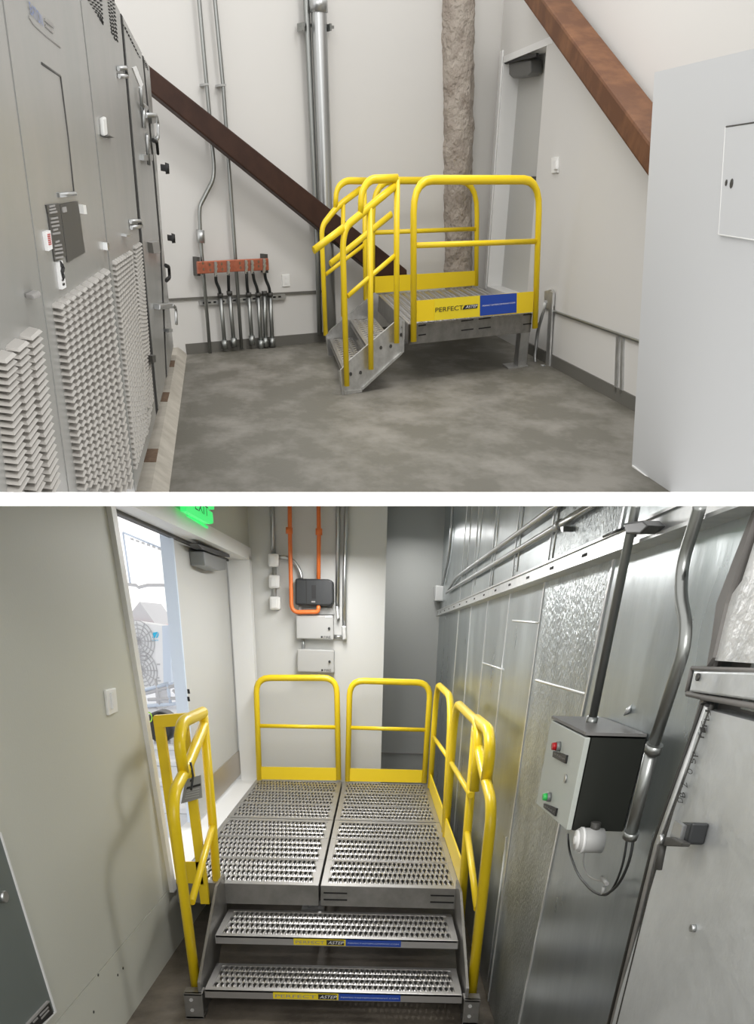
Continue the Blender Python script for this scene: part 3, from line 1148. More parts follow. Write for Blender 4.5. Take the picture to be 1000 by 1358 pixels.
g = G(L)
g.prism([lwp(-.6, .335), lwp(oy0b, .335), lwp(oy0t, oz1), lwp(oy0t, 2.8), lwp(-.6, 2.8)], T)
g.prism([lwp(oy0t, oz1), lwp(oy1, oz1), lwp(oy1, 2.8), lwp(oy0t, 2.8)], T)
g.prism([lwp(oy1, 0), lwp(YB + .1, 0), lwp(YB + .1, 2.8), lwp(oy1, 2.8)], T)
g.build('wall_left', 'wall_shade', kind='structure')
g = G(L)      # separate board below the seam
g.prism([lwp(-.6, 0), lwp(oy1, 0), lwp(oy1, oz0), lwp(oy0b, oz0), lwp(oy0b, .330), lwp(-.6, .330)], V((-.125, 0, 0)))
lb = g.build('baseboard_left', 'wall_shade', kind='structure')
g = G(L)
for c in ((163, 1284), (156, 1293), (124, 1342), (130, 1293)):
    g.bolt(LW.at(*c), LW.n, .006, .002, k=8)
g.build('screw_holes', 'charcoal', lb)
# back wall (front part) and the deeper recess
g = G(L)
g.bx(-1.25, .06, YB, YB + .5, 0, 2.9)
g.build('wall_back', 'wall_l', kind='structure')
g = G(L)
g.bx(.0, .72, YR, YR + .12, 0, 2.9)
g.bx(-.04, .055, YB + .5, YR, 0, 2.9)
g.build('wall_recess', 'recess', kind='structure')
g = G(L)
RCl.slab(g, [(500, 997), (570, 999), (570, 1001), (500, 999)], .012)
g.build('trim_3', 'print_grey', kind='structure')

# right wall: insulated metal panels
wr = G(L)
wr.bx(.60, .75, -2.0, 8.1, 0, 2.9)
wr = wr.build('wall_right', 'sealant', kind='structure')


def seam_line(a, b, z):       # y on the right wall where the seam through two pixels reaches height z
    p, q = RWl.at(*a), RWl.at(*b)
    t = (z - p.z) / (q.z - p.z)
    return p.y + t * (q.y - p.y)


seams = [((583, 800), (578, 890)), ((612, 790), (606, 850)), ((626, 800), (621, 860)), ((650, 789), (640, 879)), ((681, 782), (668, 872)),
         ((724, 769), (683, 1068)), ((790, 865), (737, 1122)), ((905, 1027), (808, 1358))]
ZT = 2.9
mats_p = ['zinc', 'zinc', 'zinc', 'zinc', 'zinc', 'zinc', 'zinc2', 'zinc', 'zincdoor']
ylist = []
for a, b_ in seams:
    ylist.append((seam_line(a, b_, 0), seam_line(a, b_, ZT)))
ylist = [(y0 * .5 + y1 * .5 + (y0 - y1) * .15, y0 * .5 + y1 * .5 - (y0 - y1) * .15) if i < 5 else (y0, y1) for i, (y0, y1) in enumerate(ylist)]
ylist = [(8.05, 8.05)] + ylist
for i in range(len(ylist) - 1):
    a, b_ = ylist[i], ylist[i + 1]
    gp = .006
    g = G(L)
    g.prism([(.57, a[0] - gp, 0.004), (.57, b_[0] + gp, 0.004), (.57, b_[1] + gp, ZT), (.57, a[1] - gp, ZT)], (.03, 0, 0))
    pn = g.build('panel', mats_p[i], wr)
    g = G(L)
    g.prism([(.566, b_[0] + .008, 0.004), (.566, b_[0] - .008, 0.004), (.566, b_[1] - .008, ZT), (.566, b_[1] + .008, ZT)], (.006, 0, 0))
    g.build('seam_strip', 'seam' if i < 7 else 'sealant', pn)
# extra thin ribs and patch outlines on the panels
for px in ([(663, 672), (653, 776)], [(695, 672), (686, 758)], [(743, 672), (733, 740)], [(626, 672), (619, 765)], [(641, 672), (630, 776)]):
    g = G(L)
    RWl.pipe(g, px, .004, .001, n=6)
    g.build('seam_strip', 'seam', wr)
for px in ([(711, 902), (777, 921), (790, 865)], [(640, 879), (668, 888)], [(672, 1110), (647, 1300)], [(668, 870), (657, 965)], [(680, 823), (717, 826)]):
    g = G(L)
    RWl.pipe(g, px, .004, .001, n=6)
    g.build('joint_bead', 'seam', wr)
g = G(L)
q = RWl.at(832, 945, 0)
g.tube([RWl.at(828, 948), RWl.at(833, 942, .006), RWl.at(838, 934)], [.002, .006, .001], n=8)
g.build('torn_sheet', 'seam', wr)

g = G(L)
g.bx(.574, .60, -1.9, 1.3, 1.45, 2.9)
g.build('panel', 'zinc2', wr)
# cold store door at the far right
cd = thing(L, 'door_2', None, None, RWl.at(890, 1340), kind='structure')
j0, j1 = seam_line((905, 1027), (808, 1358), .0), seam_line((905, 1027), (808, 1358), 1.47)
g = G(L)
g.prism([(.56, j0 - .03, .0), (.56, -1.9, .0), (.56, -1.9, 1.44), (.56, j1 - .03, 1.44)], (.045, 0, 0))
leafc = g.build('leaf', 'zincdoor', cd)
g = G(L)
RWl.pipe(g, [(932, 934), (866, 1120), (807, 1358)], .004, .006, n=8)
RWl.pipe(g, [(945, 934), (878, 1120), (819, 1358)], .004, .008, n=8)
g.build('gasket', 'charcoal', cd)
g = G(L)
RWl.pipe(g, [(939, 936), (872, 1120), (813, 1358)], .007, .006, n=8)
g.build('edge_strip', 'strut', cd)
# header strip
g = G(L)
RWl.slab(g, [(920, 890), (1010, 892), (1040, 893), (1040, 936), (1000, 929), (914, 917)], .016, .0, bev=.003)
hd = g.build('header_strip', 'zincdoor', cd)
g = G(L)
p = RWl.at(927, 898, .016)
g.tube([p, p + RWl.n * .004], .006, n=8)
g.build('bolt', 'charcoal', hd)
g = G(L)
RWl.pipe(g, [(918, 886), (1040, 891)], .004, .01, n=6)
RWl.pipe(g, [(912, 920), (935, 925), (1040, 943)], .005, .01, n=6)
RWl.pipe(g, [(918, 886), (911, 918)], .004, .01, n=6)
g.build('sealant_bead', 'sealant', cd)
g = G(L)
RWl.slab(g, [(1012, 640), (1004, 672), (982, 740), (962, 800), (945, 872), (937, 884), (943, 850), (950, 800), (975, 735), (1000, 672), (1006, 640)], .012, -.01)
g.build('sealant_strip', 'sealant', cd)
g = G(L)
RWl.slab(g, [(1006, 700), (984, 770), (962, 800), (948, 876), (1060, 884), (1060, 640)], .006, -.02)
g.build('upper_sheet', 'zinc3', cd)
for i, (x, y, s) in enumerate([(942, 944, 'J'), (940, 951, 'L'), (937, 959, 'F'), (935, 967, 'I'), (933, 974, 'F'), (925, 999, 'P'), (922, 1008, 'S'), (918, 1022, 'O'), (911, 1040, 'Z'), (908, 1053, 'B'), (905, 1060, 'D')]):
    ptext(Pl(L, (.56, 0, 0), (-1, 0, 0)), s, .004, (x + 1, y + 5), (x + 0, y - 2), (x - 6, y + 4), 'print_black', leafc, 'letter')
# latch
lt = thing(L, 'door_latch', 'black lever latch standing off the metal cold store door', 'latch', RWl.at(890, 1120, .05))
DPl = Pl(L, (.56, 0, 0), (-1, 0, 0))
g = G(L)
DPl.slab(g, [(893, 1090), (918, 1091), (911, 1120), (889, 1117)], .03, .0, bev=.004)
g.build('housing', 'black', lt)
g = G(L)
DPl.slab(g, [(886, 1117), (895, 1088), (905, 1095), (899, 1120)], .038, .03)
g.build('keeper', 'conduit', lt)
g = G(L)
DPl.slab(g, [(876, 1110), (890, 1110), (905, 1118), (903, 1123), (880, 1122)], .045, .03, bev=.002)
DPl.pipe(g, [(881, 1112), (873, 1153)], .007, .04, n=8)
g.build('lever', 'charcoal', lt)
g = G(L)
p = DPl.at(879, 1113, .045)
g.tube([p, p + DPl.n * .008], .009, n=10)
g.build('pivot', 'conduit', lt)
g = G(L)
p = DPl.at(922, 1231, 0)
g.tube([p, p + DPl.n * .008], .007, n=8)
tag(g.build('door_screw', 'conduit'), 'single round screw head on the cold store door', 'screw')

# exit door of the lower room
d1 = thing(L, 'door_3', None, None, (-1.1, 5.4, oz0), kind='structure')
g = G(L)
dx = .02
fo = V((dx, 0, 0))
tk = V((-.16, 0, 0))
g.prism([lwp(oy0b - .06, oz0) + fo, lwp(oy0b, oz0) + fo, lwp(oy0t, oz1) + fo, lwp(oy0t - .06, oz1) + fo], tk)
g.prism([lwp(oy1 - .06, oz0) + fo, lwp(oy1 + .05, oz0) + fo, lwp(oy1 + .05, oz1) + fo, lwp(oy1 - .06, oz1) + fo], tk)
g.prism([lwp(oy0t - .1, oz1 - .03) + fo, lwp(oy1 + .05, oz1 - .03) + fo, lwp(oy1 + .05, oz1 + .05) + fo, lwp(oy0t - .1, oz1 + .05) + fo], tk)
g.prism([lwp(oy0b, oz0) + fo, lwp(oy1, oz0) + fo, lwp(oy1, oz0 + .05) + fo, lwp(oy0b, oz0 + .05) + fo], V((-.25, 0, 0)))
g.build('frame', 'frame', d1)
g = G(L)
g.bx(-1.20, -1.15, 5.06, 6.84, .40, 1.96)
lf = g.build('leaf', 'door', d1)
g = G(L)
g.bx(-1.149, -1.142, 5.62, 6.82, .415, .60)
g.build('kick_plate', 'kick', lf)
g = G(L)
g.bx(-1.21, -1.14, 5.035, 5.06, .40, 1.96)
le = g.build('edge_strip', 'out_blue', lf)  # white door edge; the blue daylight on it is put into the colour
DL = Pl(L, (-1.15, 0, 0), (1, 0, 0))
EP = Pl(L, (0, 5.035, 0), (0, -1, 0))
for y in (918, 928):
    g = G(L)
    EP.slab(g, [(248, y - 4), (251, y - 4), (252, y + 2), (249, y + 2)], .004)
    g.build('latch_hole', 'hole', lf)
g = G(L)
DL.slab(g, [(270, 731), (300, 742), (300, 756), (289, 757), (272, 750)], .09, .0, bev=.006)
cl = g.build('closer', 'closer_l', d1)
g = G(L)
DL.slab(g, [(262, 721), (304, 735), (305, 739), (288, 736), (268, 728)], .10, .05)
g.build('closer_arm', 'black', cl)
g = G(L)
g.bx(-1.16, -1.13, 3.9, 6.8, 1.94, 1.955)
g.build('head_stop', 'charcoal', d1)

# exit sign above the doorway
es_t = thing(L, 'exit_sign', 'green lit exit sign high on the left wall above the open doorway', 'sign', lwp(5.1, 2.02))
g = G(L)
LW.slab(g, [(246, 655), (282, 680), (283, 694), (279, 695), (247, 678)], .07, .04)
pnl = g.build('panel', 'exit', es_t)
g = G(L)
LW.slab(g, [(246, 640), (284, 662), (284, 676), (247, 655)], .05, .0)
LW.slab(g, [(249, 681), (276, 698), (276, 701), (250, 685)], .03, .0)  # glowing strip built in place of the sign's green reflection on the wall
g.build('housing', 'exit', es_t)
ptext(LW, 'EXIT', .072, (259, 675), (277, 686), (258, 661), 'exit_d', pnl)

# light switch on the left wall
t = thing(L, 'light_switch', 'white light switch plate on the left wall beside the open doorway', 'switch', LW.at(149, 948))
g = G(L)
LW.slab(g, [(141, 915), (154, 912), (157, 944), (145, 949)], .012, bev=.003)
g.build('plate', 'white', t)
g = G(L)
LW.slab(g, [(148, 919), (151, 918), (153, 938), (150, 940)], .02, .012)
g.build('rocker', 'frame', t)

# electrical panel lower left
t = thing(L, 'breaker_cabinet', 'grey green electrical panel with a black label at the lower left corner', 'cabinet', LW.at(20, 1350))
g = G(L)
LW.slab(g, [(-60, 1040), (-20, 1060), (0, 1105), (74, 1342), (40, 1378), (-60, 1440)], .05, .003)
fc = g.build('body', 'panel_g', t)
g = G(L)
LW.slab(g, [(0, 1103), (2, 1104), (75.5, 1342), (73.5, 1342)], .054, .003)
LW.slab(g, [(75.5, 1342), (74, 1341), (40, 1375), (41.5, 1378)], .054, .003)
g.build('edge', 'frame', t)
g = G(L)
LW.slab(g, [(20, 1374), (65, 1328.5), (71, 1344), (40, 1372)], .056, .05)
lbz = g.build('label_plate', 'print_black', t)
g = G(L)
LW.slab(g, [(34, 1361), (65, 1327), (66, 1328.5), (35, 1363)], .058, .05)
LW.slab(g, [(53, 1346), (64, 1335), (64.7, 1336.5), (53.7, 1348)], .058, .05)
LW.slab(g, [(55, 1350), (65, 1339), (65.7, 1340.5), (55.7, 1352)], .058, .05)
LW.slab(g, [(44, 1355), (50, 1349), (50.8, 1351), (44.8, 1357)], .058, .05)
g.build('label_lettering', 'print_grey', lbz)
g = G(L)
p = LW.at(1, 1189, .05)
g.tube([p, p + LW.n * .015], .016, n=14)
g.build('lock', 'conduit', t)

# back wall fittings -------------------------------------------------------
rb = .022
t = thing(L, 'surface_conduit', 'grey conduit with three stacked white boxes at the left of the back wall', 'pipe', BWl.at(364, 808))
g = G(L)
BWl.pipe(g, [(361, 650), (361.5, 690), (362.5, 736)], .017, .03)
BWl.pipe(g, [(364, 750), (364.5, 800)], .016, .03)
g.build('tube', 'conduit', t)
for i, (x, y) in enumerate(((362.5, 743), (363.5, 771.5), (364.5, 800))):
    g = G(L)
    BWl.slab(g, [(x - 7.5, y - 9), (x + 7, y - 9), (x + 7, y + 8.5), (x - 7, y + 8.5)], .07, .0, bev=.012)
    bo = g.build('device_box', 'white', t)
    g = G(L)
    BWl.slab(g, [(x - 4, y - 6), (x + 2, y - 6), (x + 2, y + 6), (x - 4, y + 6)], .078, .07)
    g.build('cover', 'frame', bo)
g = G(L)
BWl.pipe(g, [(369, 739), (381, 739), (392, 746), (399, 760), (400, 770)], .014, .035, rad=.1)
g.build('side_tube', 'conduit', t)
t = thing(L, 'orange_pipe', 'orange sampling pipe looping down around the black detector on the back wall', 'pipe', BWl.at(387, 814))
g = G(L)
BWl.pipe(g, [(384, 650), (384.5, 705), (386.5, 812), (422, 811.5), (422.5, 803)], .016, .10, rad=.06)
g.build('left_run', 'orange', t)
g = G(L)
BWl.pipe(g, [(422, 650), (423, 705), (422.5, 769)], .016, .09)
g.build('right_run', 'orange', t)
for c in ((383.5, 704), (423, 705.5)):
    g = G(L)
    x, y = c
    BWl.pipe(g, [(x, y - 4.5), (x, y + 4)], .026, .095)
    g.build('union', 'orange', t)
t = thing(L, 'smoke_detector', 'black aspirating detector box with a rounded right end on the back wall', 'detector', BWl.at(416, 804))
g = G(L)
BWl.slab(g, [(391.5, 767), (436, 768), (442, 771), (442.5, 800), (438, 804), (391.5, 802)], .12, .0, bev=.012)
bd = g.build('body', 'black', t)
g = G(L)
BWl.slab(g, [(405.5, 768), (406.5, 768), (407, 803), (406, 803)], .122, .12)
BWl.slab(g, [(413, 776), (419, 776), (419, 794), (413.5, 794)], .124, .12)
g.build('display', 'dark', bd)
g = G(L)
BWl.slab(g, [(413, 797), (418, 797), (418, 799), (413, 799)], .124, .12)
g.build('badge', 'print_grey', bd)
for i, (q, lab_) in enumerate((([(392.5, 816), (442, 816), (442.5, 848.5), (393, 847)], 'grey flat enclosure directly under the orange pipe'),
                               ([(394, 860.5), (443, 862), (443, 892.5), (394, 891)], 'grey flat enclosure lowest on the back wall, above the left rear guard'))):
    t = thing(L, 'wall_enclosure', lab_, 'box', BWl.at(418, q[2][1]), 'grey enclosures on the back wall')
    g = G(L)
    BWl.slab(g, q, .09, .0, bev=.008)
    g.build('body', 'boxgrey', t)
    x1, y1 = q[2]
    g = G(L)
    p = BWl.at(x1 - 6, y1 - 15, .09)
    g.tube([p, p + BWl.n * .01], .010, n=8)
    g.build('lock', 'print_black', t)
    ptext(BWl, 'NOTIFIER' if i < 0 else 'FIRE', .094, (x1 - 13, y1 - 2), (x1 - 4, y1 - 2), (x1 - 13, y1 - 5), 'print_black', t)
    g = G(L)
    BWl.slab(g, [(x1 - 17, y1 - 5), (x1 - 14.5, y1 - 5), (x1 - 14.5, y1 - 2.5), (x1 - 17, y1 - 2.5)], .093, .09)
    g.build('emblem', 'print_black', t)
    if i == 0:
        g = G(L)
        BWl.slab(g, [(431, 816.5), (440, 816.5), (440, 819), (431, 819)], .093, .09)
        g.build('tag', 'print_white', t)
g = G(L)
BWl.pipe(g, [(402, 847), (402.5, 862)], .013, .04)
tag(g.build('link_conduit', 'conduit'), 'short conduit joining the two grey enclosures', 'pipe')
g = G(L)
BWl.pipe(g, [(398, 803), (398, 817)], .018, .05)
BWl.slab(g, [(404, 806), (440, 806), (443, 815), (404, 815)], .04, .0)
tag(g.build('mount_plate', 'boxgrey'), 'metal mounting strip between the black detector and the upper grey enclosure', 'bracket')
t = thing(L, 'drop_conduit', 'grey conduit ending in a fitting beside the black detector', 'pipe', BWl.at(448, 822))
g = G(L)
BWl.pipe(g, [(448, 650), (448.3, 700), (447.5, 806)], .017, .03)
g.build('tube', 'conduit', t)
g = G(L)
BWl.slab(g, [(445, 804), (449, 804), (450.5, 820), (446.5, 823)], .06, .0, bev=.006)
g.build('fitting', 'steel', t)
t = thing(L, 'drop_conduit', 'grey conduit ending in an elbow box, rightmost on the back wall', 'pipe', BWl.at(456, 848))
g = G(L)
BWl.pipe(g, [(459.5, 650), (459, 700), (457, 762), (456.5, 832)], .017, .03)
BWl.pipe(g, [(442, 844), (455, 845)], .014, .03)
g.build('tube', 'conduit', t)
g = G(L)
BWl.slab(g, [(453, 830), (459, 830), (459.5, 848), (454, 849)], .06, .0, bev=.006)
g.build('fitting', 'steel', t)

# right wall services ------------------------------------------------------
t = thing(L, 'strut_channel', 'long slotted strut running along the metal wall above the railing', 'bracket', RWl.at(700, 765))
g = G(L)

def strut_bar(g, xa, xb, za, zb, y0=1.2, y1=7.75):      # the strut drops slightly towards the far end
    zz = lambda y: 1.731 - .0125 * y
    g.prism([(xa, y0, zz(y0) + za), (xa, y1, zz(y1) + za), (xa, y1, zz(y1) + zb), (xa, y0, zz(y0) + zb)], (xb - xa, 0, 0))


strut_bar(g, .535, .57, .004, .036)
strut_bar(g, .52, .57, -.002, .004)
strut_bar(g, .528, .57, .036, .041)
g.build('rail', 'strut', t)
g = G(L)
for k in range(14):
    y = 1.9 + k * .42
    strut_bar(g, .533, .536, .016, .023, y, y + .05)
g.build('slots', 'hole', t, kind='stuff')
CPl = Pl(L, (.55, 0, 0), (-1, 0, 0))
t = thing(L, 'level_conduit', 'upper of the two conduits running along the metal wall', 'pipe', CPl.at(640, 745))
g = G(L)
g.tube([CPl.at(594, 783), CPl.at(604, 767), CPl.at(640, 741), CPl.at(735, 672.5), CPl.at(780, 638)], .0095, 10, .1)
g.build('tube', 'conduit', t)
t = thing(L, 'level_conduit', 'lower of the two conduits running along the metal wall, with a clamp', 'pipe', CPl.at(660, 755))
g = G(L)
g.tube([CPl.at(592, 786), CPl.at(605, 778), CPl.at(740, 697), CPl.at(786, 669), CPl.at(830, 642)], .0095, 10)
g.build('tube', 'conduit', t)
g = G(L)
g.tube([CPl.at(738, 698.5), CPl.at(744, 695)], .014, 10)
CPl.slab(g, [(743, 699), (747, 698), (747, 705), (744, 705)], .01, -.03)
g.build('clamp', 'conduit', t)
g = G(L)
g.tube([CPl.at(600, 650), CPl.at(600, 684), CPl.at(596, 735), CPl.at(587, 775)], .011, 8, .15)
tag(g.build('corner_conduit', 'conduit'), 'thin conduit dropping to the junction box in the recess corner', 'pipe')
t = thing(L, 'junction_box', 'small grey junction box in the corner where the metal wall begins', 'box', RCl.at(585, 797))
JP = Pl(L, (0, 7.85, 0), (0, -1, 0))
g = G(L)
JP.slab(g, [(578, 776), (592, 778), (592, 797), (577, 797)], .12, -.12, bev=.008)
g.build('body', 'boxgrey', t)
# control box
t = thing(L, 'control_box', 'grey and black control box with a red and a green button on the metal wall', 'box', RWl.at(800, 1100))
# front face looks towards the platform: plane x = const off the wall; the near side is black
x0, x1 = .44, .568
FB = Pl(L, (x0, 0, 0), (-1, 0, 0))
c_tl, c_bl, c_br, c_tr = FB.at(731, 955), FB.at(711, 1066), FB.at(751, 1101), FB.at(776, 978)
ext = V((x1 - x0, 0, 0))
g = G(L)
g.prism([c_tl, c_bl, c_br, c_tr], (.012, 0, 0), 0, .002)
door_ = g.build('front_door', 'boxface', t)
g = G(L)
g.prism([q + V((.014, 0, 0)) for q in (c_tl, c_bl, c_br, c_tr)], (x1 - x0 - .014, 0, 0))
body_ = g.build('body', 'boxside', t)
g = G(L)
e = V((0, 0, .004))
g.prism([c_tl + e, c_tr + e, c_tr + e + ext, c_tl + e + ext], (0, 0, .006))
g.build('top_cover', 'boxtop', t)
for (c, mname, nm, lq, word) in (((739, 990), 'red', 'red_button', [(733.5, 996), (751, 1001.5), (749, 1012), (733, 1001.5)], 'STOP'),
                                 ((726.5, 1057), 'green', 'green_button', [(721, 1065.5), (737.5, 1072), (735.5, 1082), (721, 1068.5)], 'START')):
    p = FB.at(c[0] + 4, c[1], 0)
    g = G(L)
    g.tube([p, p + FB.n * .010], .011, n=14)
    bz = g.build('button_bezel', 'closer_l', door_)
    g = G(L)
    g.tube([p + FB.n * .010, p + FB.n * .02], [.0095, .008], n=14)
    g.build(nm, mname, door_)
    g = G(L)
    (ax, ay), (bx_, by_), (cx_, cy_), (dx_, dy_) = lq
    FB.slab(g, [(ax, ay), (bx_, by_), (cx_, cy_ + .5), (dx_ - .5, dy_ + 2)], .005, .0)
    lp = g.build('button_label', 'print_black', door_)
    ptext(FB, word, .0065, (ax + 1.2, ay + 6.2 - 2), (bx_ - 2.6, by_ + 7), (ax + 1.8, ay + 2), 'print_grey', door_, 'label_lettering')
p = FB.at(751, 1032.5, 0)
g = G(L)
g.tube([p, p + FB.n * .004], .0095, n=14)
g.build('lock', 'conduit', door_)
# sounder below the box
t = thing(L, 'sounder', 'round grey sounder hanging under the control box', 'sounder', RWl.at(775, 1130, .1))
g = G(L)
q = Pl(L, (.458, 0, 0), (-1, 0, 0)).at(766, 1114)
g.tube([q + V((.055, 0, 0)), q + V((.012, 0, 0)), q], [.027, .027, .025], n=20)
so = g.build('body', 'boxgrey', t)
g = G(L)
g.tube([q + V((.012, 0, 0)), q + V((.006, 0, 0))], .0285, n=20)
g.tube([q, q + V((-.004, 0, 0)), q + V((-.004, 0, 0)), q + V((-.008, 0, 0))], [.022, .022, .010, .008], n=20)
g.build('cap', 'frame', so)
g = G(L)
g.tube([q + V((.035, 0, .015)), q + V((.035, 0, .04))], .011, n=10)
g.build('neck', 'charcoal', t)
KP = Pl(L, (.53, 0, 0), (-1, 0, 0))
t = thing(L, 'hanging_cable', 'dark cable looping below the control box', 'cable', KP.at(798, 1188))
g = G(L)
g.tube(fillet([KP.at(*c) for c in ((753, 1106), (755, 1130), (766, 1160), (785, 1182), (802, 1189), (822, 1172), (836, 1140), (842, 1100))], .05), .0032, 8)
g.tube(fillet([KP.at(*c) for c in ((795, 1186), (806, 1188), (818, 1170), (828, 1140), (833, 1100))], .05), .0026, 8)
g.build('loop', 'cable', t)
g = G(L)
g.tube(fillet([KP.at(*c) for c in ((775, 1128), (773, 1145), (778, 1160), (790, 1168), (803, 1168))], .04), .0022, 8)
g.build('thin_wire', 'cable_g', t)
g = G(L)
g.tube([KP.at(798, 1164), KP.at(805, 1172)], .005, 8)
g.tube([KP.at(801, 1176), KP.at(799, 1186)], .005, 8)
g.build('connector', 'cable_g', t)
# conduit above the box and the big bent conduit
VP = Pl(L, (.505, 0, 0), (-1, 0, 0))
t = thing(L, 'box_conduit', 'straight vertical conduit running down into the control box', 'pipe', VP.at(785, 962))
g = G(L)
g.tube([VP.at(853, 630), VP.at(843, 672), VP.at(784, 962)], .0098, 12)
g.build('tube', 'conduit_d', t)  # darker steel here puts the shadows along the conduit into its colour
g = G(L)
g.tube([VP.at(786, 950), VP.at(783.5, 964)], .0135, 12)
g.build('fitting', 'conduit_d', t)
g = G(L)
VP.slab(g, [(826, 694), (852, 690), (860, 697), (848, 708), (830, 708)], .014, -.02, bev=.003)
VP.pipe(g, [(800, 712), (828, 700)], .0025, 0, n=6)
g.build('clamp', 'black', t)
BP = Pl(L, (.508, 0, 0), (-1, 0, 0))
t = thing(L, 'offset_conduit', 'thick dark conduit with an offset bend, right of the control box', 'pipe', BP.at(840, 1112))
g = G(L)
g.tube([BP.at(937, 640), BP.at(923, 690), BP.at(905, 745), BP.at(902.5, 790), BP.at(910, 830), BP.at(907, 862), BP.at(866, 990)], .0108, 14, .06)
g.build('tube', 'conduit_d', t)
g = G(L)
g.tube([BP.at(867, 985), BP.at(836, 1108)], .0125, 14)
g.build('sleeve', 'conduit_d', t)
for c0, c1 in (((868.5, 987), (865, 998)), ((838, 1102), (835, 1111))):
    g = G(L)
    g.tube([BP.at(*c0), BP.at(*c1)], .0155, 14)
    g.build('collar', 'conduit_d', t)

# ---------------------------------------------------------------- platform of the lower room
dz = .40
LP = thing(L, 'work_platform', 'steel platform of four grating panels in front of the open doorway of the lower room', 'platform', (-.26, 5.2, 0))
xd0, xdm, xd1 = -.985, -.262, .452
yd0, ydm, yd1 = 3.735, 5.21, 6.66
g = G(L)
th = .025
for (a, b_) in ((xd0, xdm - .006), (xdm + .006, xd1)):
    g.bx(a, b_, yd0, yd0 + th, dz - .105, dz - .002)
    g.bx(a, b_, ydm - th / 2, ydm + th / 2, dz - .105, dz - .012)
    g.bx(a, b_, yd1 - th, yd1, dz - .105, dz - .002)
    g.bx(a, a + th, yd0 + th, yd1 - th, dz - .104, dz - .003)
    g.bx(b_ - th, b_, yd0 + th, yd1 - th, dz - .104, dz - .003)
frl = g.build('frame', 'steel_shade', LP)
g = G(L)
for (x, w_) in ((xdm + .02, .12), (xd1 - .15, .12)):
    for z in (dz - .04, dz - .075):
        g.bx(x, x + w_, yd0 - .003, yd0 + .001, z, z + .007)
g.build('slots', 'hole', frl, kind='stuff')
for (a, b_) in ((xd0, xdm - .008), (xdm + .008, xd1)):
    for (c, d) in ((yd0, ydm - .01), (ydm + .01, yd1)):
        n3 = 3
        bw = .022
        ph = (d - c) / n3
        for k in range(n3):
            g = G(L)
            y0, y1 = c + ph * k + .002, c + ph * (k + 1) - .002
            e0 = .05 if k == 0 else .016
            e1 = .05 if k == n3 - 1 else .016
            g.bx(a, b_, y0, y0 + e0, dz - .03, dz)
            g.bx(a, b_, y1 - e1, y1, dz - .03, dz)
            g.bx(a, a + .03, y0 + e0, y1 - e1, dz - .03, dz)
            g.bx(b_ - .03, b_, y0 + e0, y1 - e1, dz - .03, dz)
            grating(g, (a + .03, y0 + e0, dz - .004), (b_ - a - .06, 0, 0), (0, y1 - y0 - e0 - e1, 0), 26, 4, .035, tooth=.006, sa=.68, sb=.9)
            g.build('plank', 'deck', LP)
for (x, y) in ((-.36, 4.6), (-.86, 4.9), (.3, 6.3), (-.86, 6.3)):
    g = G(L)
    g.bx(x - .07, x + .07, y - .09, y + .09, 0, .01)
    g.bx(x - .03, x + .03, y - .05, y + .05, .01, dz - .1)
    g.build('leg', 'steel_d', LP)
# rear guards
RG = Pl(L, (0, yd1 - .02, 0), (0, -1, 0))
for i, (q, md, toe) in enumerate((([(344, 1034), (339.5, 899), (446.5, 899), (449, 1034)], [(343, 962.5), (446, 964.5)], [(345, 1017), (446.5, 1018.5), (447, 1035), (345.5, 1033.5)]),
                                  ([(461, 1036), (464, 902.5), (571, 905.5), (562.5, 1038)], [(464, 965), (565, 968)], [(462, 1019), (560.5, 1021.5), (559, 1038), (461, 1036)]))):
    rail(RG, q, .023, 'rear_guard', 'yellow', LP, 0, .11)
    rail(RG, md, .015, 'rear_mid_rail', 'yellow', LP, 0, 0)
    g = G(L)
    RG.slab(g, toe, .012, -.003)
    g.build('rear_toe_board', 'yellow', LP)
# right side guards
SG = Pl(L, (.462, 0, 0), (-1, 0, 0))


def srail(pts, r, name, parent, x=.462, rad=.1):
    g = G(L)
    g.tube([(x, y, z) for y, z in pts], r, 12, rad)
    return g.build(name, 'yellow', parent)


srail([(6.42, .41), (6.34, 1.18), (5.00, 1.18), (4.90, .41)], .022, 'side_guard', LP, rad=.28)
srail([(6.38, .80), (4.95, .845)], .014, 'side_mid_rail', LP)
srail([(4.83, .30), (4.77, 1.18), (3.62, 1.18), (3.60, .9)], .022, 'side_guard', LP, rad=.22)
srail([(4.79, .845), (3.72, .86)], .014, 'side_mid_rail', LP)
for y0, y1 in ((4.92, 6.40), (3.80, 4.82)):
    g = G(L)
    g.bx(.452, .462, y0, y1, .405, .52)
    g.build('side_toe_board', 'yellow', LP)
# small front guard at the doorway
SGp = Pl(L, (0, 3.70, 0), (0, -1, 0))
g = G(L)
for a, b_ in (((209, 951), (240, 1172)), ((241, 951), (272, 1199))):
    pa, pb = SGp.at(*a), SGp.at(*b_)
    g.par(pb + V((-.022, 0, 0)), (.044, 0, 0), (0, .03, 0), pa - pb)
pa, pb = SGp.at(204, 949), SGp.at(246, 946)
g.par(pa + V((0, -.004, 0)), pb - pa, (0, .038, 0), (0, 0, -.05))
g.build('doorway_guard', 'yellow', LP)
g = G(L)
SGp.slab(g, [(243, 1143), (266, 1143), (270, 1173), (246, 1171)], .0, -.01)
g.build('doorway_toe_board', 'yellow', LP)
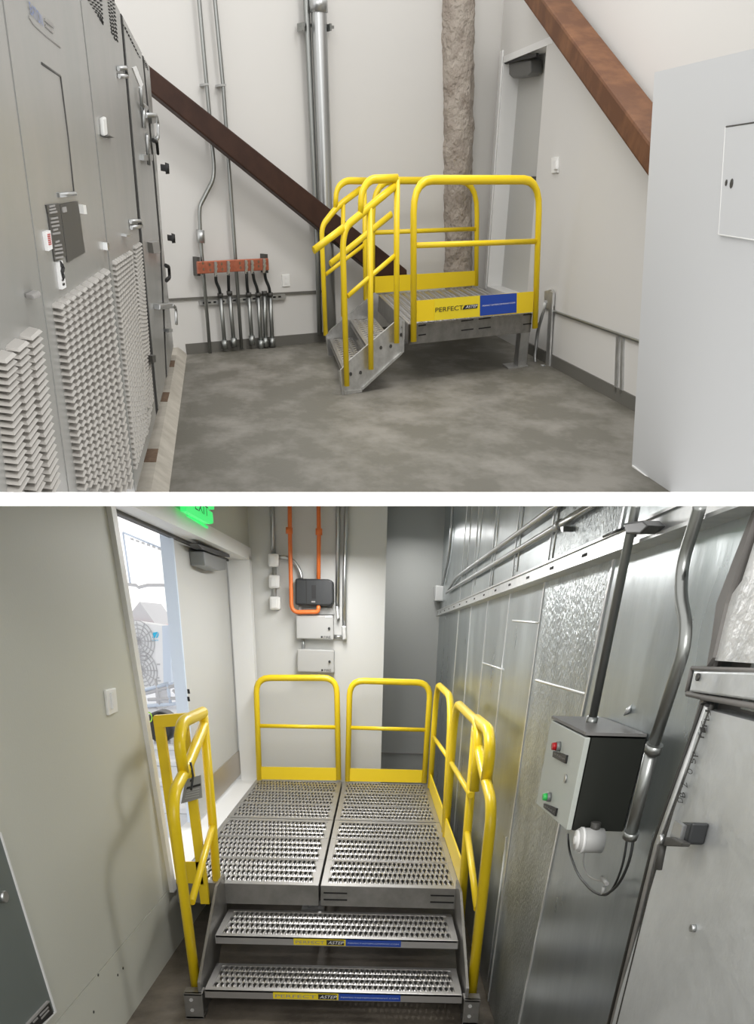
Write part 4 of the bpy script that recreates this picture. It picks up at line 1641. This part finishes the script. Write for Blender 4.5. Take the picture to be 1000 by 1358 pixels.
# notice on the guard
t = thing(L, 'notice_plate', 'grey printed notice plate hung behind the left stair handrail', 'sign', SGp.at(255, 1062, .02))
g = G(L)
SGp.slab(g, [(246, 1034), (266, 1028), (268, 1058), (240, 1066)], .03, .02)
g.build('plate', 'grey_sign', t)
g = G(L)
SGp.slab(g, [(248, 1044), (266, 1039), (266, 1042), (247, 1047)], .033, .03)
SGp.slab(g, [(252, 1034), (256, 1033), (256, 1036), (252, 1037)], .033, .03)
g.build('notice_print', 'print_black', t)
g = G(L)
for k in range(4):
    SGp.slab(g, [(248 - k, 1049 + k * 3.2), (264, 1045 + k * 3.2), (264, 1046 + k * 3.2), (248 - k, 1050 + k * 3.2)], .033, .03)
g.build('notice_lines', 'boxgrey', t)

# stair of the lower platform
LS = thing(L, 'stair_unit', 'two step steel stair with bent yellow handrails in front of the lower platform', 'stair', (-.15, 3.3, 0))
xs0, xs1 = -.742, .428
for z, y0, y1 in ((.135, 3.035, 3.335), (.27, 3.345, 3.72)):
    g = G(L)
    a, b_ = xs0 + .015, xs1 - .015
    g.bx(a, b_, y0, y0 + .012, z - .04, z)
    g.bx(a, b_, y0, y0 + .03, z - .012, z + .002, bev=.003)
    g.bx(a, b_, y1 - .025, y1, z - .03, z)
    g.bx(a, a + .03, y0 + .03, y1 - .02, z - .03, z)
    g.bx(b_ - .03, b_, y0 + .03, y1 - .02, z - .03, z)
    grating(g, (a + .03, y0 + .03, z - .004), (b_ - a - .06, 0, 0), (0, y1 - y0 - .055, 0), 44, 4, .035, tooth=.006, sa=.68, sb=.9)
    td = g.build('tread', 'deck', LS)
    TF = Pl(L, (0, y0 - .001, 0), (0, -1, 0))
    z0_, z1_ = z - .036, z - .006
    sx = [-.425 if z < .2 else -.40, -.135, .14] if z < .2 else [-.36, -.115, .145]
    g = G(L)
    g.bx(sx[0], sx[1], y0 - .003, y0 + .0, z0_, z1_)
    s1 = g.build('yellow_sticker', 'sticker_y', td)
    g = G(L)
    g.bx(sx[1], sx[2], y0 - .003, y0 + .0, z0_, z1_)
    s2 = g.build('blue_sticker', 'sticker_b', td)
    mx = sx[1] - .09
    g = G(L)
    g.bx(mx, sx[1] - .008, y0 - .0045, y0 - .003, z0_ + .003, z1_ - .003)
    g.build('lettering_panel', 'print_black', td)
    text(L, 'PERFECT', (sx[0] + .01, y0 - .0055, z0_ + .008), (mx - .01, y0 - .0055, z0_ + .008), (sx[0] + .01, y0 - .0055, z1_ - .008), 'print_grey', td)
    text(L, 'ASTEP', (mx + .006, y0 - .0065, z0_ + .008), (sx[1] - .012, y0 - .0065, z0_ + .008), (mx + .012, y0 - .0065, z1_ - .007), 'print_white', td, name='white_lettering')
    text(L, 'PERFECTASTEPCOMPANY.COM', (sx[1] + .01, y0 - .0055, z0_ + .012), (sx[2] - .01, y0 - .0055, z0_ + .012), (sx[1] + .01, y0 - .0055, z1_ - .012), 'out_blue', td, name='blue_lettering')
for sgn, x in ((-1, xs0), (1, xs1)):
    g = G(L)
    g.prism([(x, 3.03, .0), (x, 3.03, .17), (x, 3.56, .44), (x, 3.76, .44), (x, 3.76, .25), (x, 3.25, .0)], (sgn * .012, 0, 0))
    so = g.build('stringer', 'steel_shade', LS)
    g = G(L)
    xa, xb = (x - .075, x + .008) if sgn < 0 else (x - .008, x + .065)
    g.bx(xa, xb, 3.01, 3.03, 0, .125, bev=.004)
    g.bx(xa, xb, 3.01, 3.10, 0, .012)
    g.bx(xa, xb, 3.01, 3.08, .115, .125)
    ft = g.build('foot_bracket', 'steel_shade', so)
    g = G(L)
    xm = (xa + xb) / 2
    for z in (.045, .095):
        g.bolt((xm - .008, 3.01, z), (0, -1, 0), .009, .004)
    g.build('bolt', 'seam', ft)
for x, nm in ((-.79, 'left'), (.47, 'right')):
    dxr = 0.0
    srail([(3.15, .06), (3.07, .88), (3.12, .955), (3.33, 1.0), (3.46, 1.03), (3.79, 1.13)], .023, 'lower_handrail', LS, x=x, rad=.10)
    srail([(3.30, 1.0), (3.27, 1.12), (3.36, 1.185), (3.79, 1.183)], .024, 'handrail_loop', LS, x=x, rad=.12)
    srail([(3.79, 1.19), (3.80, .7), (3.78, .22)], .022, 'tall_post', LS, x=x, rad=0)
    srail([(3.22, .47), (3.82, .68)], .016, 'stair_mid_rail', LS, x=x, rad=0)
    g = G(L)
    g.tube([(x + .02, 3.36, 1.03), (x + .03, 3.34, .98), (x + .025, 3.3, .93)], .005, 6)
    g.build('tie', 'cable', LS)

# ---------------------------------------------------------------- outside the doorway
g = G(L)
g.bx(-9.5, -1.20, 3.0, 24, .12, .22)
g.build('floor', 'out_deck', kind='structure')


def OP(y):
    return Pl(L, (0, y, 0), (0, -1, 0))


# outdoor unit
P = OP(14.0)
t = thing(L, 'outdoor_unit', 'white outdoor air conditioning unit with two round fan grilles beyond the doorway', 'unit', P.at(200, 915))
g = G(L)
P.slab(g, [(160, 822), (215, 830), (217, 912), (165, 912)], 0, -.9)
g.build('body', 'out_white', t)
g = G(L)
P.slab(g, [(215, 830), (226, 829), (227, 905), (217, 912)], .0, -.5)
g.build('side_panel', 'out_blue', t)
g = G(L)
for q in (P.at(172, 911), P.at(208, 911)):
    g.bx(q.x - .05, q.x + .05, 14.05, 14.7, .22, q.z + .02)
g.build('stand', 'out_grey', t)
for (x, y) in ((184, 850), (188, 889)):
    c = P.at(x, y, .01)
    g = G(L)
    for rr in (.05, .10, .15, .20, .25):
        g.tube([c + V((math.cos(a) * rr, 0, math.sin(a) * rr * 1.15)) for a in [2 * math.pi * k / 24 for k in range(25)]], .008, 5)
    for k in range(12):
        a = math.pi * k / 6
        g.tube([c, c + V((math.cos(a) * .26, 0, math.sin(a) * .30))], .006, 5)
    g.build('fan_grille', 'out_grey', t)
g = G(L)
P.slab(g, [(202, 846), (203, 839), (209, 838), (205, 846)], .012)
P.slab(g, [(207, 846), (210, 839), (210, 843), (208, 846)], .012)
lg_ = g.build('logo', 'logo_blue', t)
ptext(P, 'DAIKIN', .012, (202, 850.5), (210, 850), (202, 848.5), 'logo_blue', t, 'logo_lettering')
g = G(L)
for (x, y) in ((208, 880), (209, 902), (207, 898)):
    P.slab(g, [(x, y), (x + 4, y), (x + 4, y + 2), (x, y + 2)], .012)
g.build('name_tag', 'out_grey', t)
# far gable roof
P = OP(20.0)
t = thing(L, 'gable_roof', 'grey gable of a far building with a pink edge, seen above the outdoor unit', 'building', P.at(185, 830))
g = G(L)
P.slab(g, [(163, 826), (185, 798), (207, 829)], 0, -2)
g.build('roof', 'out_grey', t)
g = G(L)
P.slab(g, [(160, 825), (207, 828), (207, 836), (160, 834)], .1, -1.9)
g.build('wall', 'out_pink', t)
# screen frame
P = OP(17.0)
t = thing(L, 'screen_frame', 'pale steel screen frame with dark clips high beyond the doorway', 'frame', P.at(200, 780))
for a, b_ in (((163, 706), (173, 776)), ((216, 728), (221, 778)), ((163, 706), (216, 728))):
    g = G(L)
    P.pipe(g, [a, b_], .018, 0, n=6)
    g.build('bar', 'out_blue', t)
for k in range(8):
    g = G(L)
    x = 173 + k * 7.2
    y = 713 + k * 2.6
    P.slab(g, [(x, y), (x + 4, y + 1.3), (x + 4, y + 4), (x, y + 2.7)], .03)
    g.build('clip', 'out_grey', t)
g = G(L)
P.pipe(g, [(168, 775), (180, 776), (184, 779), (196, 776), (214, 776), (230, 777)], .03, 0, n=6)
tag(g.build('roof_pipe', 'out_grey'), 'grey pipe run crossing the view below the screen frame', 'pipe')
# pipes by the unit
P = OP(12.5)
t = thing(L, 'outdoor_valve', 'cluster of grey refrigerant valves and coils right of the outdoor unit', 'pipe', P.at(235, 920))
g = G(L)
P.pipe(g, [(232, 828), (232, 842), (229, 852), (231, 862), (236, 872)], .03, 0, rad=.05, n=6)
P.pipe(g, [(226, 838), (238, 837)], .02, 0, n=6)
for k in range(6):
    P.pipe(g, [(231, 874 + k * 6), (240, 872 + k * 6), (241, 876 + k * 6)], .02, 0, n=6)
P.pipe(g, [(229, 915), (235, 921), (243, 914), (245, 905)], .02, 0, rad=.05, n=6)
g.build('coil', 'out_grey', t)
g = G(L)
q = P.at(235, 918)
g.bx(q.x - .03, q.x + .03, 12.47, 12.53, .22, q.z + .4)
g.build('post', 'out_grey', t)
P = OP(11.5)
t = thing(L, 'ground_pipes', 'bundle of pale pipes lying outside in front of the outdoor unit', 'pipe', P.at(220, 925))
for k, (a, b_) in enumerate((((192, 920), (248, 905)), ((192, 915), (224, 906)), ((196, 928), (250, 925)), ((195, 936), (252, 932)), ((206, 900), (212, 935)), ((222, 908), (226, 932)))):
    g = G(L)
    P.pipe(g, [a, b_], .022, 0, n=8)
    g.build('tube', 'out_blue' if k % 2 else 'out_grey', t)
P = OP(9.6)
t = thing(L, 'dark_tank', 'round dark tank with a green band outside, half hidden by the yellow guard', 'tank', P.at(210, 990))
g = G(L)
c = P.at(210, 965)
g.tube([c + V((0, .35, 0)), c + V((0, .05, 0)), c], [.17, .17, .14], n=22)
g.build('body', 'black', t)
g = G(L)
g.bx(c.x - .1, c.x + .1, 9.7, 9.9, .22, c.z - .1)
g.build('saddle', 'out_grey', t)
g = G(L)
cc = P.at(198, 951, .02)
g.tube([cc + V((math.cos(a) * .03, 0, math.sin(a) * .05)) for a in [2 * math.pi * k / 16 for k in range(17)]], .008, 6)
g.build('band', 'hivis', t)
# sleepers on the outside deck
for k in range(5):
    g = G(L)
    y = 5.0 + k * 1.1
    g.bx(-3.6, -1.22, y, y + .16, .22, .27, bev=.01)
    tag(g.build('deck_sleeper', 'out_white'), '%s pale sleeper from the doorway on the outside deck' % ('first', 'second', 'third', 'fourth', 'fifth')[k], 'beam', 'sleepers on the outside deck')

for o in bpy.data.objects:
    if '_b' in o:
        del o['_b']
